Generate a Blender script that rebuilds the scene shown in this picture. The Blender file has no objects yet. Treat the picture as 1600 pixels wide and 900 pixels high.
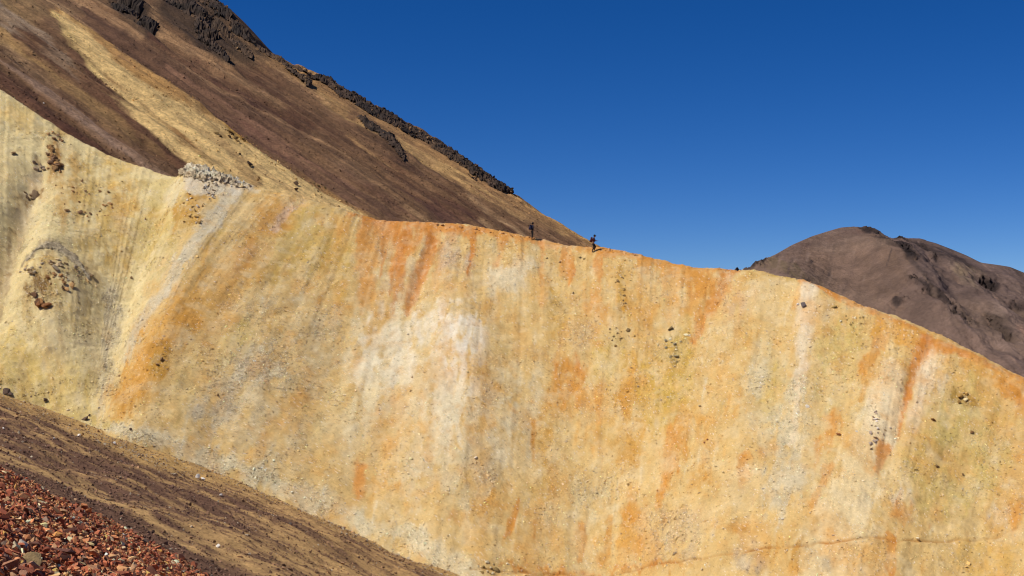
import bpy, bmesh, math, random
import numpy as np
from mathutils import Vector, Matrix
from mathutils.bvhtree import BVHTree

random.seed(7)
rng = np.random.default_rng(7)
scene = bpy.context.scene
COL = scene.collection

# ------------------------------------------------------------------ camera
FOC = 1931.0           # focal length in units of 1/1600 of the sensor width
HOR = 520.0            # height of the level line
cam_d = bpy.data.cameras.new("camera")
cam = bpy.data.objects.new("camera", cam_d)
COL.objects.link(cam)
cam_d.sensor_width = 36.0
cam_d.lens = FOC / 1600.0 * 36.0
cam_d.shift_y = (HOR - 450.0) / 1600.0
cam_d.clip_start = 0.1
cam_d.clip_end = 60000.0
cam.location = (0, 0, 0)
cam.rotation_euler = (math.radians(90), 0, 0)
scene.camera = cam

# ------------------------------------------------------------------ light
SUN = Vector((-0.54, -0.26, 0.81)).normalized()
SUN_EL = math.asin(SUN.z)
SUN_ROT = math.atan2(SUN.x, SUN.y)
world = bpy.data.worlds.new("World")
scene.world = world
world.use_nodes = True
wn = world.node_tree.nodes
wl = world.node_tree.links
wn.clear()
sky = wn.new("ShaderNodeTexSky")
sky.sky_type = 'NISHITA'
sky.sun_disc = False
sky.sun_elevation = SUN_EL
sky.sun_rotation = SUN_ROT
sky.altitude = 4800
sky.air_density = 1.0
sky.dust_density = 0.15
sky.ozone_density = 4.5
bg = wn.new("ShaderNodeBackground")
bg.inputs['Strength'].default_value = 0.080
wo = wn.new("ShaderNodeOutputWorld")
hs = wn.new("ShaderNodeHueSaturation")
hs.inputs['Saturation'].default_value = 1.31
hs.inputs['Hue'].default_value = 0.512
wl.new(sky.outputs[0], hs.inputs['Color'])
wl.new(hs.outputs[0], bg.inputs[0])
wl.new(bg.outputs[0], wo.inputs[0])

sun_d = bpy.data.lights.new("sun", 'SUN')
sun_d.energy = 4.4
sun_d.angle = math.radians(0.5)
sun_d.color = (1.0, 0.955, 0.89)
sun = bpy.data.objects.new("sun", sun_d)
COL.objects.link(sun)
sun.rotation_euler = SUN.to_track_quat('Z', 'Y').to_euler()
sun.location = (-60, -20, 90)

scene.view_settings.view_transform = 'Standard'
scene.view_settings.look = 'None'
scene.view_settings.exposure = 0.10
scene.view_settings.gamma = 1.0
scene.view_settings.use_curve_mapping = False

try:
    scene.cycles.filter_width = 1.15
except Exception:
    pass

# ------------------------------------------------------------------ helpers
def lin(c, k=1.0):
    c = np.asarray(c, float) / 255.0
    return np.where(c <= 0.04045, c / 12.92, ((c + 0.055) / 1.055) ** 2.4) * k

def tag(o, label=None, cat=None, group=None, kind=None):
    if label: o['label'] = label
    if cat: o['category'] = cat
    if group: o['group'] = group
    if kind: o['kind'] = kind
    return o

def hash3(ix, iy, iz, seed):
    h = (ix.astype(np.uint32) * np.uint32(374761393)) ^ (iy.astype(np.uint32) * np.uint32(668265263)) \
        ^ (iz.astype(np.uint32) * np.uint32(2147483647 - 1274126177 // 3)) ^ np.uint32((seed * 974711 + 12345) & 0xffffffff)
    h ^= h >> np.uint32(13)
    h *= np.uint32(1274126177)
    h ^= h >> np.uint32(16)
    h *= np.uint32(2246822519)
    h ^= h >> np.uint32(13)
    return (h & np.uint32(0xffffff)).astype(np.float32) / np.float32(0xffffff)

def vnoise(x, y, z, seed=0):
    x = np.asarray(x, np.float64); y = np.asarray(y, np.float64); z = np.asarray(z, np.float64)
    x, y, z = np.broadcast_arrays(x, y, z)
    fx = np.floor(x); fy = np.floor(y); fz = np.floor(z)
    tx = (x - fx).astype(np.float32); ty = (y - fy).astype(np.float32); tz = (z - fz).astype(np.float32)
    ix = fx.astype(np.int64); iy = fy.astype(np.int64); iz = fz.astype(np.int64)
    tx = tx * tx * tx * (tx * (tx * 6 - 15) + 10)
    ty = ty * ty * ty * (ty * (ty * 6 - 15) + 10)
    tz = tz * tz * tz * (tz * (tz * 6 - 15) + 10)
    def H(a, b, c): return hash3(ix + a, iy + b, iz + c, seed)
    r = 0
    for a in (0, 1):
        wa = tx if a else 1 - tx
        for b in (0, 1):
            wb = ty if b else 1 - ty
            for c in (0, 1):
                wc = tz if c else 1 - tz
                r = r + wa * wb * wc * H(a, b, c)
    return r * 2 - 1

def fbm(x, y, z, octv=4, seed=0, gain=0.5, lac=2.07):
    r = 0; a = 1.0; s = 0
    for i in range(octv):
        r = r + a * vnoise(np.asarray(x) * lac ** i + 17.3 * i, np.asarray(y) * lac ** i - 9.1 * i, np.asarray(z) * lac ** i + 4.7 * i, seed + i * 31)
        s += a; a *= gain
    return r / s

def sstep(a, b, x):
    t = np.clip((x - a) / (b - a), 0, 1)
    return t * t * (3 - 2 * t)

def make_mesh(name, verts, faces, nper, attrs=None, smooth=True):
    """verts (N,3); faces (M,nper) int"""
    me = bpy.data.meshes.new(name)
    n = len(verts); m = len(faces)
    me.vertices.add(n)
    me.vertices.foreach_set('co', np.ascontiguousarray(verts, np.float32).ravel())
    me.loops.add(m * nper)
    me.loops.foreach_set('vertex_index', np.ascontiguousarray(faces, np.int32).ravel())
    me.polygons.add(m)
    me.polygons.foreach_set('loop_start', np.arange(0, m * nper, nper, dtype=np.int32))
    me.polygons.foreach_set('use_smooth', np.full(m, smooth, dtype=bool))
    me.update(calc_edges=True)
    for an, (typ, data) in (attrs or {}).items():
        at = me.attributes.new(an, typ, 'POINT')
        if typ == 'FLOAT_COLOR':
            d = np.ones((n, 4), np.float32); d[:, :3] = data
            at.data.foreach_set('color', d.ravel())
        elif typ == 'FLOAT_VECTOR':
            at.data.foreach_set('vector', np.ascontiguousarray(data, np.float32).ravel())
    me.validate()
    return me

def grid_faces(nr, nc):
    i = np.arange(nr - 1)[:, None] * nc + np.arange(nc - 1)[None, :]
    return np.stack([i, i + nc, i + nc + 1, i + 1], -1).reshape(-1, 4)

def link(me, name, mat, parent=None):
    o = bpy.data.objects.new(name, me)
    COL.objects.link(o)
    if mat: me.materials.append(mat)
    if parent: o.parent = parent
    return o

def soil_material(name, streak=0.0, speck=0.2, speck_scale=6.0, bump=0.3, bump_scale=8.0, bump_dist=0.05, mottling=0.12, big=0.3):
    """earth whose mineral colour comes from the 'tint' attribute, broken up by noise; 'flow' runs down the fall line"""
    m = bpy.data.materials.new(name)
    m.use_nodes = True
    nt = m.node_tree; N = nt.nodes; L = nt.links
    p = N['Principled BSDF']
    p.inputs['Roughness'].default_value = 0.95
    p.inputs['Specular IOR Level'].default_value = 0.12
    at = N.new('ShaderNodeAttribute'); at.attribute_name = 'tint'
    fl = N.new('ShaderNodeAttribute'); fl.attribute_name = 'flow'
    tc = N.new('ShaderNodeTexCoord')
    cur = at.outputs['Color']
    def modulate(cur, fac_socket, lo, hi, amount_lo, amount_hi):
        mr = N.new('ShaderNodeMapRange')
        mr.inputs['From Min'].default_value = lo; mr.inputs['From Max'].default_value = hi
        mr.inputs['To Min'].default_value = amount_lo; mr.inputs['To Max'].default_value = amount_hi
        L.new(fac_socket, mr.inputs['Value'])
        vm = N.new('ShaderNodeVectorMath'); vm.operation = 'SCALE'
        L.new(cur, vm.inputs[0]); L.new(mr.outputs[0], vm.inputs['Scale'])
        return vm.outputs[0]
    if streak > 0:
        n1 = N.new('ShaderNodeTexNoise'); n1.inputs['Scale'].default_value = 1.0; n1.inputs['Detail'].default_value = 6
        L.new(fl.outputs['Vector'], n1.inputs['Vector'])
        cur = modulate(cur, n1.outputs[0], 0.3, 0.7, 1 - streak, 1 + streak)
    n0 = N.new('ShaderNodeTexNoise'); n0.inputs['Scale'].default_value = big; n0.inputs['Detail'].default_value = 7
    n0.inputs['Roughness'].default_value = 0.65
    L.new(tc.outputs['Object'], n0.inputs['Vector'])
    cur = modulate(cur, n0.outputs[0], 0.3, 0.7, 1 - mottling, 1 + mottling)
    v = N.new('ShaderNodeTexVoronoi'); v.inputs['Scale'].default_value = speck_scale
    L.new(tc.outputs['Object'], v.inputs['Vector'])
    sp = N.new('ShaderNodeSeparateColor'); L.new(v.outputs['Color'], sp.inputs[0])
    cur = modulate(cur, sp.outputs[0], 0.0, 1.0, 1 - speck, 1 + speck)
    L.new(cur, p.inputs['Base Color'])
    nb = N.new('ShaderNodeTexNoise'); nb.inputs['Scale'].default_value = bump_scale; nb.inputs['Detail'].default_value = 5
    nb.inputs['Roughness'].default_value = 0.7
    L.new(tc.outputs['Object'], nb.inputs['Vector'])
    mx = N.new('ShaderNodeMath'); mx.operation = 'ADD'
    L.new(nb.outputs[0], mx.inputs[0]); L.new(sp.outputs[1], mx.inputs[1])
    b = N.new('ShaderNodeBump'); b.inputs['Strength'].default_value = bump; b.inputs['Distance'].default_value = bump_dist
    L.new(mx.outputs[0], b.inputs['Height'])
    L.new(b.outputs[0], p.inputs['Normal'])
    return m

def rock_material(name, scale=4.0, var=0.25, bump=0.5, dist=0.03, color=None):
    m = bpy.data.materials.new(name)
    m.use_nodes = True
    nt = m.node_tree; N = nt.nodes; L = nt.links
    p = N['Principled BSDF']
    p.inputs['Roughness'].default_value = 0.88
    p.inputs['Specular IOR Level'].default_value = 0.2
    tc = N.new('ShaderNodeTexCoord')
    n = N.new('ShaderNodeTexNoise'); n.inputs['Scale'].default_value = scale; n.inputs['Detail'].default_value = 6
    L.new(tc.outputs['Object'], n.inputs['Vector'])
    mr = N.new('ShaderNodeMapRange'); mr.inputs['From Min'].default_value = .3; mr.inputs['From Max'].default_value = .7
    mr.inputs['To Min'].default_value = 1 - var; mr.inputs['To Max'].default_value = 1 + var
    L.new(n.outputs[0], mr.inputs['Value'])
    vm = N.new('ShaderNodeVectorMath'); vm.operation = 'SCALE'
    if color is None:
        at = N.new('ShaderNodeAttribute'); at.attribute_name = 'tint'
        L.new(at.outputs['Color'], vm.inputs[0])
    else:
        vm.inputs[0].default_value = tuple(color)
    L.new(mr.outputs[0], vm.inputs['Scale'])
    L.new(vm.outputs[0], p.inputs['Base Color'])
    b = N.new('ShaderNodeBump'); b.inputs['Strength'].default_value = bump; b.inputs['Distance'].default_value = dist
    L.new(n.outputs[0], b.inputs['Height']); L.new(b.outputs[0], p.inputs['Normal'])
    return m

def plain_material(name, color, rough=0.8, scale=30, var=0.15):
    m = rock_material(name, scale, var, 0.2, 0.005, color)
    m.node_tree.nodes['Principled BSDF'].inputs['Roughness'].default_value = rough
    return m

# ---- mineral chart: colours of the ground and a little painted shade, laid out in image pixel coordinates
class Chart:
    R = 1.6
    def __init__(s, x0, y0, x1, y1, base, flow=None, f=(.13, .055)):
        s.x0, s.y0 = x0, y0
        s.nx = int((x1 - x0) / s.R); s.ny = int((y1 - y0) / s.R)
        s.X, s.Y = np.meshgrid(x0 + (np.arange(s.nx) + .5) * s.R, y0 + (np.arange(s.ny) + .5) * s.R)
        s.C = np.zeros((s.ny, s.nx, 3)) + np.asarray(lin(base))
        s.rock = np.full((s.ny, s.nx), 1.0)
        a, b = flow(s.X, s.Y) if flow else (s.X, s.Y)      # across / down the fall line
        s.N = fbm(a * f[0], b * f[1], 0, 5, 301, gain=.62) + .6 * fbm(a * f[0] * .45, b * f[0] * .25, 4, 4, 302, gain=.6)
    def _apply(s, m, col, rock, sl):
        m = np.clip(m + s.N[sl] * 3.2 * m * (1 - m) * (2 - m), 0, 1)
        m = m[..., None]
        s.C[sl] = s.C[sl] * (1 - m) + lin(col) * m
        if rock is not None:
            s.rock[sl] = s.rock[sl] * (1 - m[..., 0]) + rock * m[..., 0]
    def stroke(s, pts, col, strength=1.0, soft=0.5, rock=None):
        """pts: (x, y, halfwidth)"""
        pts = [tuple(p) for p in pts]
        if len(pts) == 1: pts = pts * 2
        wm = max(p[2] for p in pts) * (1 + soft) + 6
        xa = min(p[0] for p in pts) - wm; xb = max(p[0] for p in pts) + wm
        ya = min(p[1] for p in pts) - wm; yb = max(p[1] for p in pts) + wm
        i0 = max(0, int((xa - s.x0) / s.R)); i1 = min(s.nx, int((xb - s.x0) / s.R) + 1)
        j0 = max(0, int((ya - s.y0) / s.R)); j1 = min(s.ny, int((yb - s.y0) / s.R) + 1)
        if i1 <= i0 or j1 <= j0: return
        sl = (slice(j0, j1), slice(i0, i1))
        X = s.X[sl]; Y = s.Y[sl]
        best = np.full(X.shape, 1e9)
        for a, b in zip(pts[:-1], pts[1:]):
            dx, dy = b[0] - a[0], b[1] - a[1]
            t = np.clip(((X - a[0]) * dx + (Y - a[1]) * dy) / max(dx * dx + dy * dy, 1e-6), 0, 1)
            w = a[2] + (b[2] - a[2]) * t
            d = np.hypot(X - a[0] - dx * t, Y - a[1] - dy * t) / np.maximum(w, .5)
            best = np.minimum(best, d)
        m = 1 - sstep(1 - soft, 1 + soft, best)
        s._apply(m * strength, col, rock, sl)
    def blob(s, x, y, rx, ry, ang, col, strength=1.0, soft=0.6, rock=None):
        a = math.radians(ang); r = max(rx, ry) * (1 + soft) + 4
        i0 = max(0, int((x - r - s.x0) / s.R)); i1 = min(s.nx, int((x + r - s.x0) / s.R) + 1)
        j0 = max(0, int((y - r - s.y0) / s.R)); j1 = min(s.ny, int((y + r - s.y0) / s.R) + 1)
        if i1 <= i0 or j1 <= j0: return
        sl = (slice(j0, j1), slice(i0, i1))
        X = s.X[sl] - x; Y = s.Y[sl] - y
        u = (X * math.cos(a) + Y * math.sin(a)) / rx; v = (-X * math.sin(a) + Y * math.cos(a)) / ry
        m = 1 - sstep(1 - soft, 1 + soft, np.hypot(u, v))
        s._apply(m * strength, col, rock, sl)
    def poly(s, pts, col, strength=1.0, soft=6.0, rock=None):
        """soft in image pixels; signed distance to polygon"""
        P = np.array(pts, float)
        x0, y0 = P.min(0) - soft - 2; x1, y1 = P.max(0) + soft + 2
        i0 = max(0, int((x0 - s.x0) / s.R)); i1 = min(s.nx, int((x1 - s.x0) / s.R) + 1)
        j0 = max(0, int((y0 - s.y0) / s.R)); j1 = min(s.ny, int((y1 - s.y0) / s.R) + 1)
        sl = (slice(j0, j1), slice(i0, i1))
        X = s.X[sl]; Y = s.Y[sl]
        d = np.full(X.shape, 1e9); ins = np.zeros(X.shape, bool)
        for a, b in zip(P, np.roll(P, -1, 0)):
            e = b - a
            t = np.clip(((X - a[0]) * e[0] + (Y - a[1]) * e[1]) / max((e ** 2).sum(), 1e-6), 0, 1)
            d = np.minimum(d, np.hypot(X - a[0] - e[0] * t, Y - a[1] - e[1] * t))
            c = ((a[1] > Y) != (b[1] > Y)) & (X < (b[0] - a[0]) * (Y - a[1]) / ((b[1] - a[1]) or 1e-9) + a[0])
            ins ^= c
        sd = np.where(ins, d, -d)
        s._apply(sstep(-soft, soft, sd) * strength, col, rock, sl)
    def sample(s, x, y):
        fx = np.clip((x - s.x0) / s.R - .5, 0, s.nx - 1.001); fy = np.clip((y - s.y0) / s.R - .5, 0, s.ny - 1.001)
        i = fx.astype(int); j = fy.astype(int); a = (fx - i)[..., None]; b = (fy - j)[..., None]
        C = s.C
        c = (C[j, i] * (1 - a) + C[j, i + 1] * a) * (1 - b) + (C[j + 1, i] * (1 - a) + C[j + 1, i + 1] * a) * b
        return c, s.rock[j, i]

def interp(x, tab, k):
    t = sorted(tab)
    return np.interp(x, [r[0] for r in t], [r[k] for r in t])

def gsm(a, sig):
    n = int(sig * 3); k = np.exp(-0.5 * (np.arange(-n, n + 1) / sig) ** 2); k /= k.sum()
    ap = np.concatenate([2 * a[0] - a[n:0:-1], a, 2 * a[-1] - a[-2:-n - 2:-1]])
    return np.convolve(ap, k, 'valid')

def gline(X, Y, pts, width):
    """gaussian falloff around a polyline (x,y,weight)"""
    best = np.zeros(X.shape)
    for a, b in zip(pts[:-1], pts[1:]):
        dx, dy = b[0] - a[0], b[1] - a[1]
        t = np.clip(((X - a[0]) * dx + (Y - a[1]) * dy) / (dx * dx + dy * dy), 0, 1)
        w = a[2] + (b[2] - a[2]) * t
        d2 = (X - a[0] - dx * t) ** 2 + (Y - a[1] - dy * t) ** 2
        best = np.maximum(best, w * np.exp(-d2 / (2 * width ** 2)))
    return best

def normals_grid(P):
    du = np.gradient(P, axis=1); dv = np.gradient(P, axis=0)
    n = np.cross(du, dv); n /= np.linalg.norm(n, axis=-1, keepdims=True) + 1e-9
    flip = np.where(n[..., 2:3] < 0, -1, 1)
    return n * flip

# ---- stones: angular convex shapes, many of them in one mesh
def hull_variants(n, npts, flat=(1, 1, 1), seed=1):
    r = np.random.default_rng(seed); out = []
    for _ in range(n):
        p = r.normal(size=(npts, 3)); p /= np.linalg.norm(p, axis=1, keepdims=True)
        p *= r.uniform(.75, 1.1, (npts, 1))
        p *= np.array(flat) * r.uniform(.7, 1.25, 3)
        bm = bmesh.new()
        for q in p: bm.verts.new(q)
        res = bmesh.ops.convex_hull(bm, input=bm.verts)
        bm.verts.ensure_lookup_table()
        for v in [v for v in bm.verts if not v.link_faces]: bm.verts.remove(v)
        bmesh.ops.triangulate(bm, faces=bm.faces)
        bm.verts.index_update(); bm.normal_update()
        V = np.array([v.co[:] for v in bm.verts]); F = np.array([[v.index for v in f.verts] for f in bm.faces])
        bm.free(); out.append((V, F))
    return out

def rand_rot(n, tilt=None, nrm=None):
    q = rng.normal(size=(n, 4)); q /= np.linalg.norm(q, axis=1, keepdims=True)
    if tilt is not None:      # mostly lying flat: small rotation about x,y, any about z
        z = rng.uniform(0, 2 * np.pi, n); ax = rng.normal(size=(n, 2)) * tilt
        cz, sz = np.cos(z / 2), np.sin(z / 2)
        ang = np.hypot(ax[:, 0], ax[:, 1]) + 1e-9; s = np.sin(ang / 2); c = np.cos(ang / 2)
        qx, qy = ax[:, 0] / ang * s, ax[:, 1] / ang * s
        # q = qtilt * qz
        w = c * cz; x = qx * cz + qy * sz; y = qy * cz - qx * sz; zz = c * sz
        q = np.stack([w, x, y, zz], 1)
    w, x, y, z = q.T
    R = np.stack([1 - 2 * (y * y + z * z), 2 * (x * y - z * w), 2 * (x * z + y * w),
                  2 * (x * y + z * w), 1 - 2 * (x * x + z * z), 2 * (y * z - x * w),
                  2 * (x * z - y * w), 2 * (y * z + x * w), 1 - 2 * (x * x + y * y)], 1).reshape(-1, 3, 3)
    if nrm is not None:
        zz = nrm / np.linalg.norm(nrm, axis=1, keepdims=True)
        xx = np.cross(np.tile([0., 1., 0.], (n, 1)), zz); xx /= np.linalg.norm(xx, axis=1, keepdims=True)
        yy = np.cross(zz, xx)
        B = np.stack([xx, yy, zz], 2)
        R = B @ R
    return R

def scatter(name, pos, size, tint, variants, mat, tilt=None, nrm=None, smooth=False):
    n = len(pos); R = rand_rot(n, tilt, nrm)
    k = rng.integers(0, len(variants), n)
    Vs, Fs, Cs = [], [], []; off = 0
    for vi, (V, F) in enumerate(variants):
        idx = np.where(k == vi)[0]
        if not len(idx): continue
        W = np.einsum('nij,vj->nvi', R[idx], V) * size[idx][:, None, None] + pos[idx][:, None, :]
        Vs.append(W.reshape(-1, 3))
        Fs.append((F[None] + (np.arange(len(idx)) * len(V))[:, None, None] + off).reshape(-1, 3))
        Cs.append(np.repeat(tint[idx], len(V), 0)); off += len(idx) * len(V)
    me = make_mesh(name, np.concatenate(Vs), np.concatenate(Fs), 3, {'tint': ('FLOAT_COLOR', np.concatenate(Cs))}, smooth)
    return link(me, name, mat)

GRIT = hull_variants(16, 9, (1, 1, .62), 3)
CHIP = hull_variants(16, 9, (1.1, .9, .42), 13)
SHARD = hull_variants(28, 10, (1.15, .85, .42), 4)
BLOCK = hull_variants(16, 14, (1, .9, .8), 5)
ANG = hull_variants(16, 8, (1.1, .8, .7), 15)

M_ridge = soil_material("ochre_soil", streak=0.02, speck=0.06, speck_scale=9, bump=0.38, bump_scale=5, bump_dist=0.07, mottling=0.09, big=0.5)
M_flank = soil_material("brown_scree", streak=0.14, speck=0.22, speck_scale=3.0, bump=0.6, bump_scale=2.5, bump_dist=0.25, mottling=0.12, big=0.25)
M_far = soil_material("far_scree", streak=0.10, speck=0.10, speck_scale=0.5, bump=0.9, bump_scale=0.16, bump_dist=4.0, mottling=0.24, big=0.04)
M_near = soil_material("gravelly_soil", streak=0.0, speck=0.2, speck_scale=9, bump=0.5, bump_scale=6, bump_dist=0.06, mottling=0.12, big=0.8)
M_stone = rock_material("loose_stone", 6, 0.2, 0.4, 0.02)
M_crag = rock_material("crag_rock", 0.9, 0.35, 0.8, 0.25)

# ================================================================== OCHRE RIDGE
CREST = [(-300, -40), (-150, 50), (-60, 104), (0, 142), (13, 148), (60, 180), (100, 207), (133, 227), (180, 247), (227, 263), (262, 275), (275, 278),
         (287, 268), (298, 259), (320, 262), (350, 272), (383, 286), (415, 296), (451, 304), (511, 319), (556, 332), (585, 341), (602, 344.5), (662, 348),
         (707, 348), (738, 350), (787, 361), (832, 370), (860, 376), (884, 383), (924, 387), (942, 387), (980, 394), (1060, 411),
         (1110, 419.5), (1150, 422), (1191, 422), (1227, 433), (1259, 443), (1295, 454), (1333, 472), (1398, 494), (1475, 526),
         (1526, 552), (1591, 586), (1700, 645), (1900, 750)]
# crest x, crest depth, mid x, mid y, toe x, toe y
KN = [(-300, 168, -310, 250, -330, 480), (0, 150, -8, 385, -20, 604), (100, 146, 92, 430, 80, 640), (200, 141, 170, 465, 125, 664),
      (276, 137, 192, 470, 145, 672), (330, 135, 222, 468, 158, 680), (400, 133, 262, 475, 180, 690), (460, 132.5, 318, 490, 225, 709),
      (540, 132, 440, 530, 372, 752), (620, 131, 575, 565, 525, 813), (700, 130, 678, 590, 655, 866), (840, 127.5, 830, 640, 815, 935),
      (925, 125, 915, 660, 900, 965), (1000, 122.5, 985, 680, 960, 990), (1150, 116, 1105, 715, 1050, 1030), (1250, 111, 1215, 745, 1160, 1060),
      (1440, 102, 1395, 790, 1330, 1100), (1600, 95, 1545, 840, 1460, 1140), (1900, 82, 1800, 950, 1660, 1220)]
BA, BB, BC = -0.37, -0.10, -9.9      # plane of the brown slope below: z = BA x + BB y + BC

NC, NR = 1350, 520
cx = np.linspace(-290, 1880, NC)
cy = gsm(interp(cx, CREST, 1), 2.0) + fbm(cx * .09, 0 * cx, 0, 5, 18, gain=.65) * 2.1
cd = gsm(interp(cx, KN, 1), 25)
mxx = gsm(interp(cx, KN, 2), 22); myy = gsm(interp(cx, KN, 3), 22)
txx = gsm(interp(cx, KN, 4), 22); tyy = gsm(interp(cx, KN, 5), 22)
tu = (txx - 800) / FOC; tv = (HOR - tyy) / FOC
d_plane = BC / (tv - BA * tu - BB)
d_tan = ((HOR - cy) / FOC * cd - 0.69 * cd) / (tv - 0.69)
w = sstep(600, 800, txx)
d_plane = np.where((d_plane > 40) & (d_plane < 130), d_plane, d_tan)
td = gsm(d_plane * (1 - w) * .75 + d_tan * (w + (1 - w) * .25), 20)
T = np.linspace(0, 1.12, NR)[:, None]
qx = cx * (1 - T) * (1 - 2 * T) + mxx * 4 * T * (1 - T) + txx * T * (2 * T - 1)
qy = cy * (1 - T) * (1 - 2 * T) + myy * 4 * T * (1 - T) + tyy * T * (2 * T - 1)
f = (qy - cy) / (tyy - cy)
inv = (1 / cd) * (1 - f) + (1 / td) * f
D = 1 / inv
P = np.stack([(qx - 800) / FOC * D, D, (HOR - qy) / FOC * D], -1)
# image pixel grid -> flow coordinates in metres (across the face, down the face)
acr = np.concatenate([[0], np.cumsum(np.linalg.norm(np.diff(P[NR // 2], axis=0), axis=1))])[None, :] + 0 * T
dwn = np.concatenate([np.zeros((1, NC)), np.cumsum(np.linalg.norm(np.diff(P, axis=0), axis=2), axis=0)])
# relief, metres out of the face
nrm0 = np.array([-0.04, -0.56, 0.83])
rel = np.zeros_like(D)
rel -= 1.5 * gline(qx, qy, [(276, 300, .0), (245, 370, .7), (205, 450, 1), (180, 540, 1), (163, 620, .6), (152, 672, .2)], 36)
rel += 1.5 * gline(qx, qy, [(60, 200, .0), (85, 280, .5), (100, 350, .8), (95, 430, 1)], 38)
rel += 1.4 * gline(qx, qy, [(70, 455, 1), (105, 470, 1), (100, 540, .6), (95, 620, .1)], 34)
rel -= 1.6 * gline(qx, qy, [(70, 240, .0), (45, 300, .8), (14, 380, 1), (-10, 450, .8), (-20, 560, .3)], 20)
rel += 0.5 * gline(qx, qy, [(330, 290, .3), (300, 400, 1), (255, 500, 1), (215, 600, .5)], 26)
rel += 0.45 * gline(qx, qy, [(1420, 560, .3), (1385, 610, 1), (1345, 700, .8), (1300, 800, .3)], 26)
rel -= 0.22 * gline(qx, qy, [(1455, 540, .5), (1425, 590, 1), (1405, 650, 1), (1385, 740, .4)], 9)
rel -= 0.25 * gline(qx, qy, [(1150, 425, .5), (1120, 470, 1), (1085, 540, .6), (1060, 620, .1)], 12)
rel -= 0.35 * gline(qx, qy, [(680, 370, .8), (655, 430, 1), (640, 490, .3)], 7)
rel += 0.5 * gline(qx, qy, [(1265, 450, .5), (1255, 530, 1), (1250, 620, .3)], 20)
ampl = sstep(0, 8, dwn)
rill = fbm(acr * 0.22, dwn * 0.03, 0, 4, 11)
rel += fbm(acr * .045, dwn * .02, 0, 2, 10) * 1.7 * ampl * sstep(250, 500, qx)
rel += fbm(acr * .13, dwn * .035, 4, 3, 9) * .62 * ampl * sstep(220, 420, qx)
rel += fbm(P[..., 0] * .22, P[..., 1] * .22, P[..., 2] * .22, 4, 8, gain=.55) * .42 * (1 - sstep(170, 300, qx)) * ampl
rel += rill * 0.24 * (.35 + .65 * sstep(200, 420, qx)) * (0.3 + 0.7 * ampl)
rel += fbm(acr * 0.9, dwn * 0.10, 3, 3, 15) * 0.05 * (.2 + .8 * sstep(200, 420, qx)) * (0.3 + 0.7 * ampl)
rel += fbm(P[..., 0] * .35, P[..., 1] * .35, P[..., 2] * .35, 4, 12) * 0.22
rel += (fbm(P[..., 0] * .8, P[..., 1] * .8, P[..., 2] * .8, 4, 17, gain=.6)) * .10 * sstep(.1, .5, fbm(P[..., 0] * .1, P[..., 1] * .1, P[..., 2] * .1, 2, 16) + .3)
rel += fbm(P[..., 0] * 1.9, P[..., 1] * 1.9, P[..., 2] * 1.9, 4, 13, gain=.6) * 0.055
# foot path worn into the slope (bottom right)
PATH = [(735, 893, 1), (850, 884, 1), (1000, 876, 1), (1150, 870, 1), (1300, 858, 1), (1420, 845, 1), (1520, 834, .6), (1680, 808, .5)]
pg = gline(qx, qy + 2.5 * vnoise(qx * .05, 0, 0, 5), PATH, 1.2)
rel -= 0.10 * pg
# shoulder of the crest: the top of the face rolls over
rel += .5 * (dwn / 2.2) * np.exp(1 - dwn / 2.2) * (sstep(400, 560, cx)[None, :] * (.75 + .45 * fbm(acr * .2, 0 * dwn, 0, 2, 7)))
P = P + nrm0 * rel[..., None]
# back of the ridge
K = np.linspace(0, 1, 34)[1:][::-1] ** 1.8 * 60
back = []
for k in K:
    q = P[0] + np.array([0.15, 1, 0]) * k
    q[:, 2] -= 0.62 * k * k / (k + 2.5) 
    q += np.array([0, 0, 1]) * (fbm(q[:, 0] * .4, q[:, 1] * .4, 0, 4, 19) * 0.2 * min(1, k))[:, None]
    back.append(q)
back = np.array(back)
PR = np.concatenate([back, P]); nb = len(K)
QX = np.concatenate([np.repeat(qx[:1], nb, 0), qx]); QY = np.concatenate([np.repeat(qy[:1], nb, 0) - K[:, None] * 0, qy])
AC = np.concatenate([np.repeat(acr[:1], nb, 0), acr]); DW = np.concatenate([-K[:, None] + 0 * acr[:1], dwn])

TAN = (216, 182, 126); CREAM = (216, 193, 136); ORANGE = (212, 152, 84); RUST = (200, 118, 58); WHITE = (226, 214, 192)
GREYP = (210, 187, 146); OLIVE = (202, 168, 98); PINK = (216, 180, 150); GOLD = (206, 163, 86); DKBR = (112, 82, 50)
def fall_x(x, y):
    """x of the crest point whose fall line passes through (x, y)"""
    lean = np.interp(x, [-100, 60, 140, 230, 330, 450, 560, 680, 850, 1050, 1150, 1350, 1600], [.02, .04, .25, .5, .52, .42, .30, .22, .08, .08, .20, .22, .24])
    return x + (y - 380) * lean
ch = Chart(-320, -60, 1960, 1300, TAN, lambda x, y: (fall_x(x, y), y))   # x, y of the chart are image pixels
st, bl, po = ch.stroke, ch.blob, ch.poly
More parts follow.
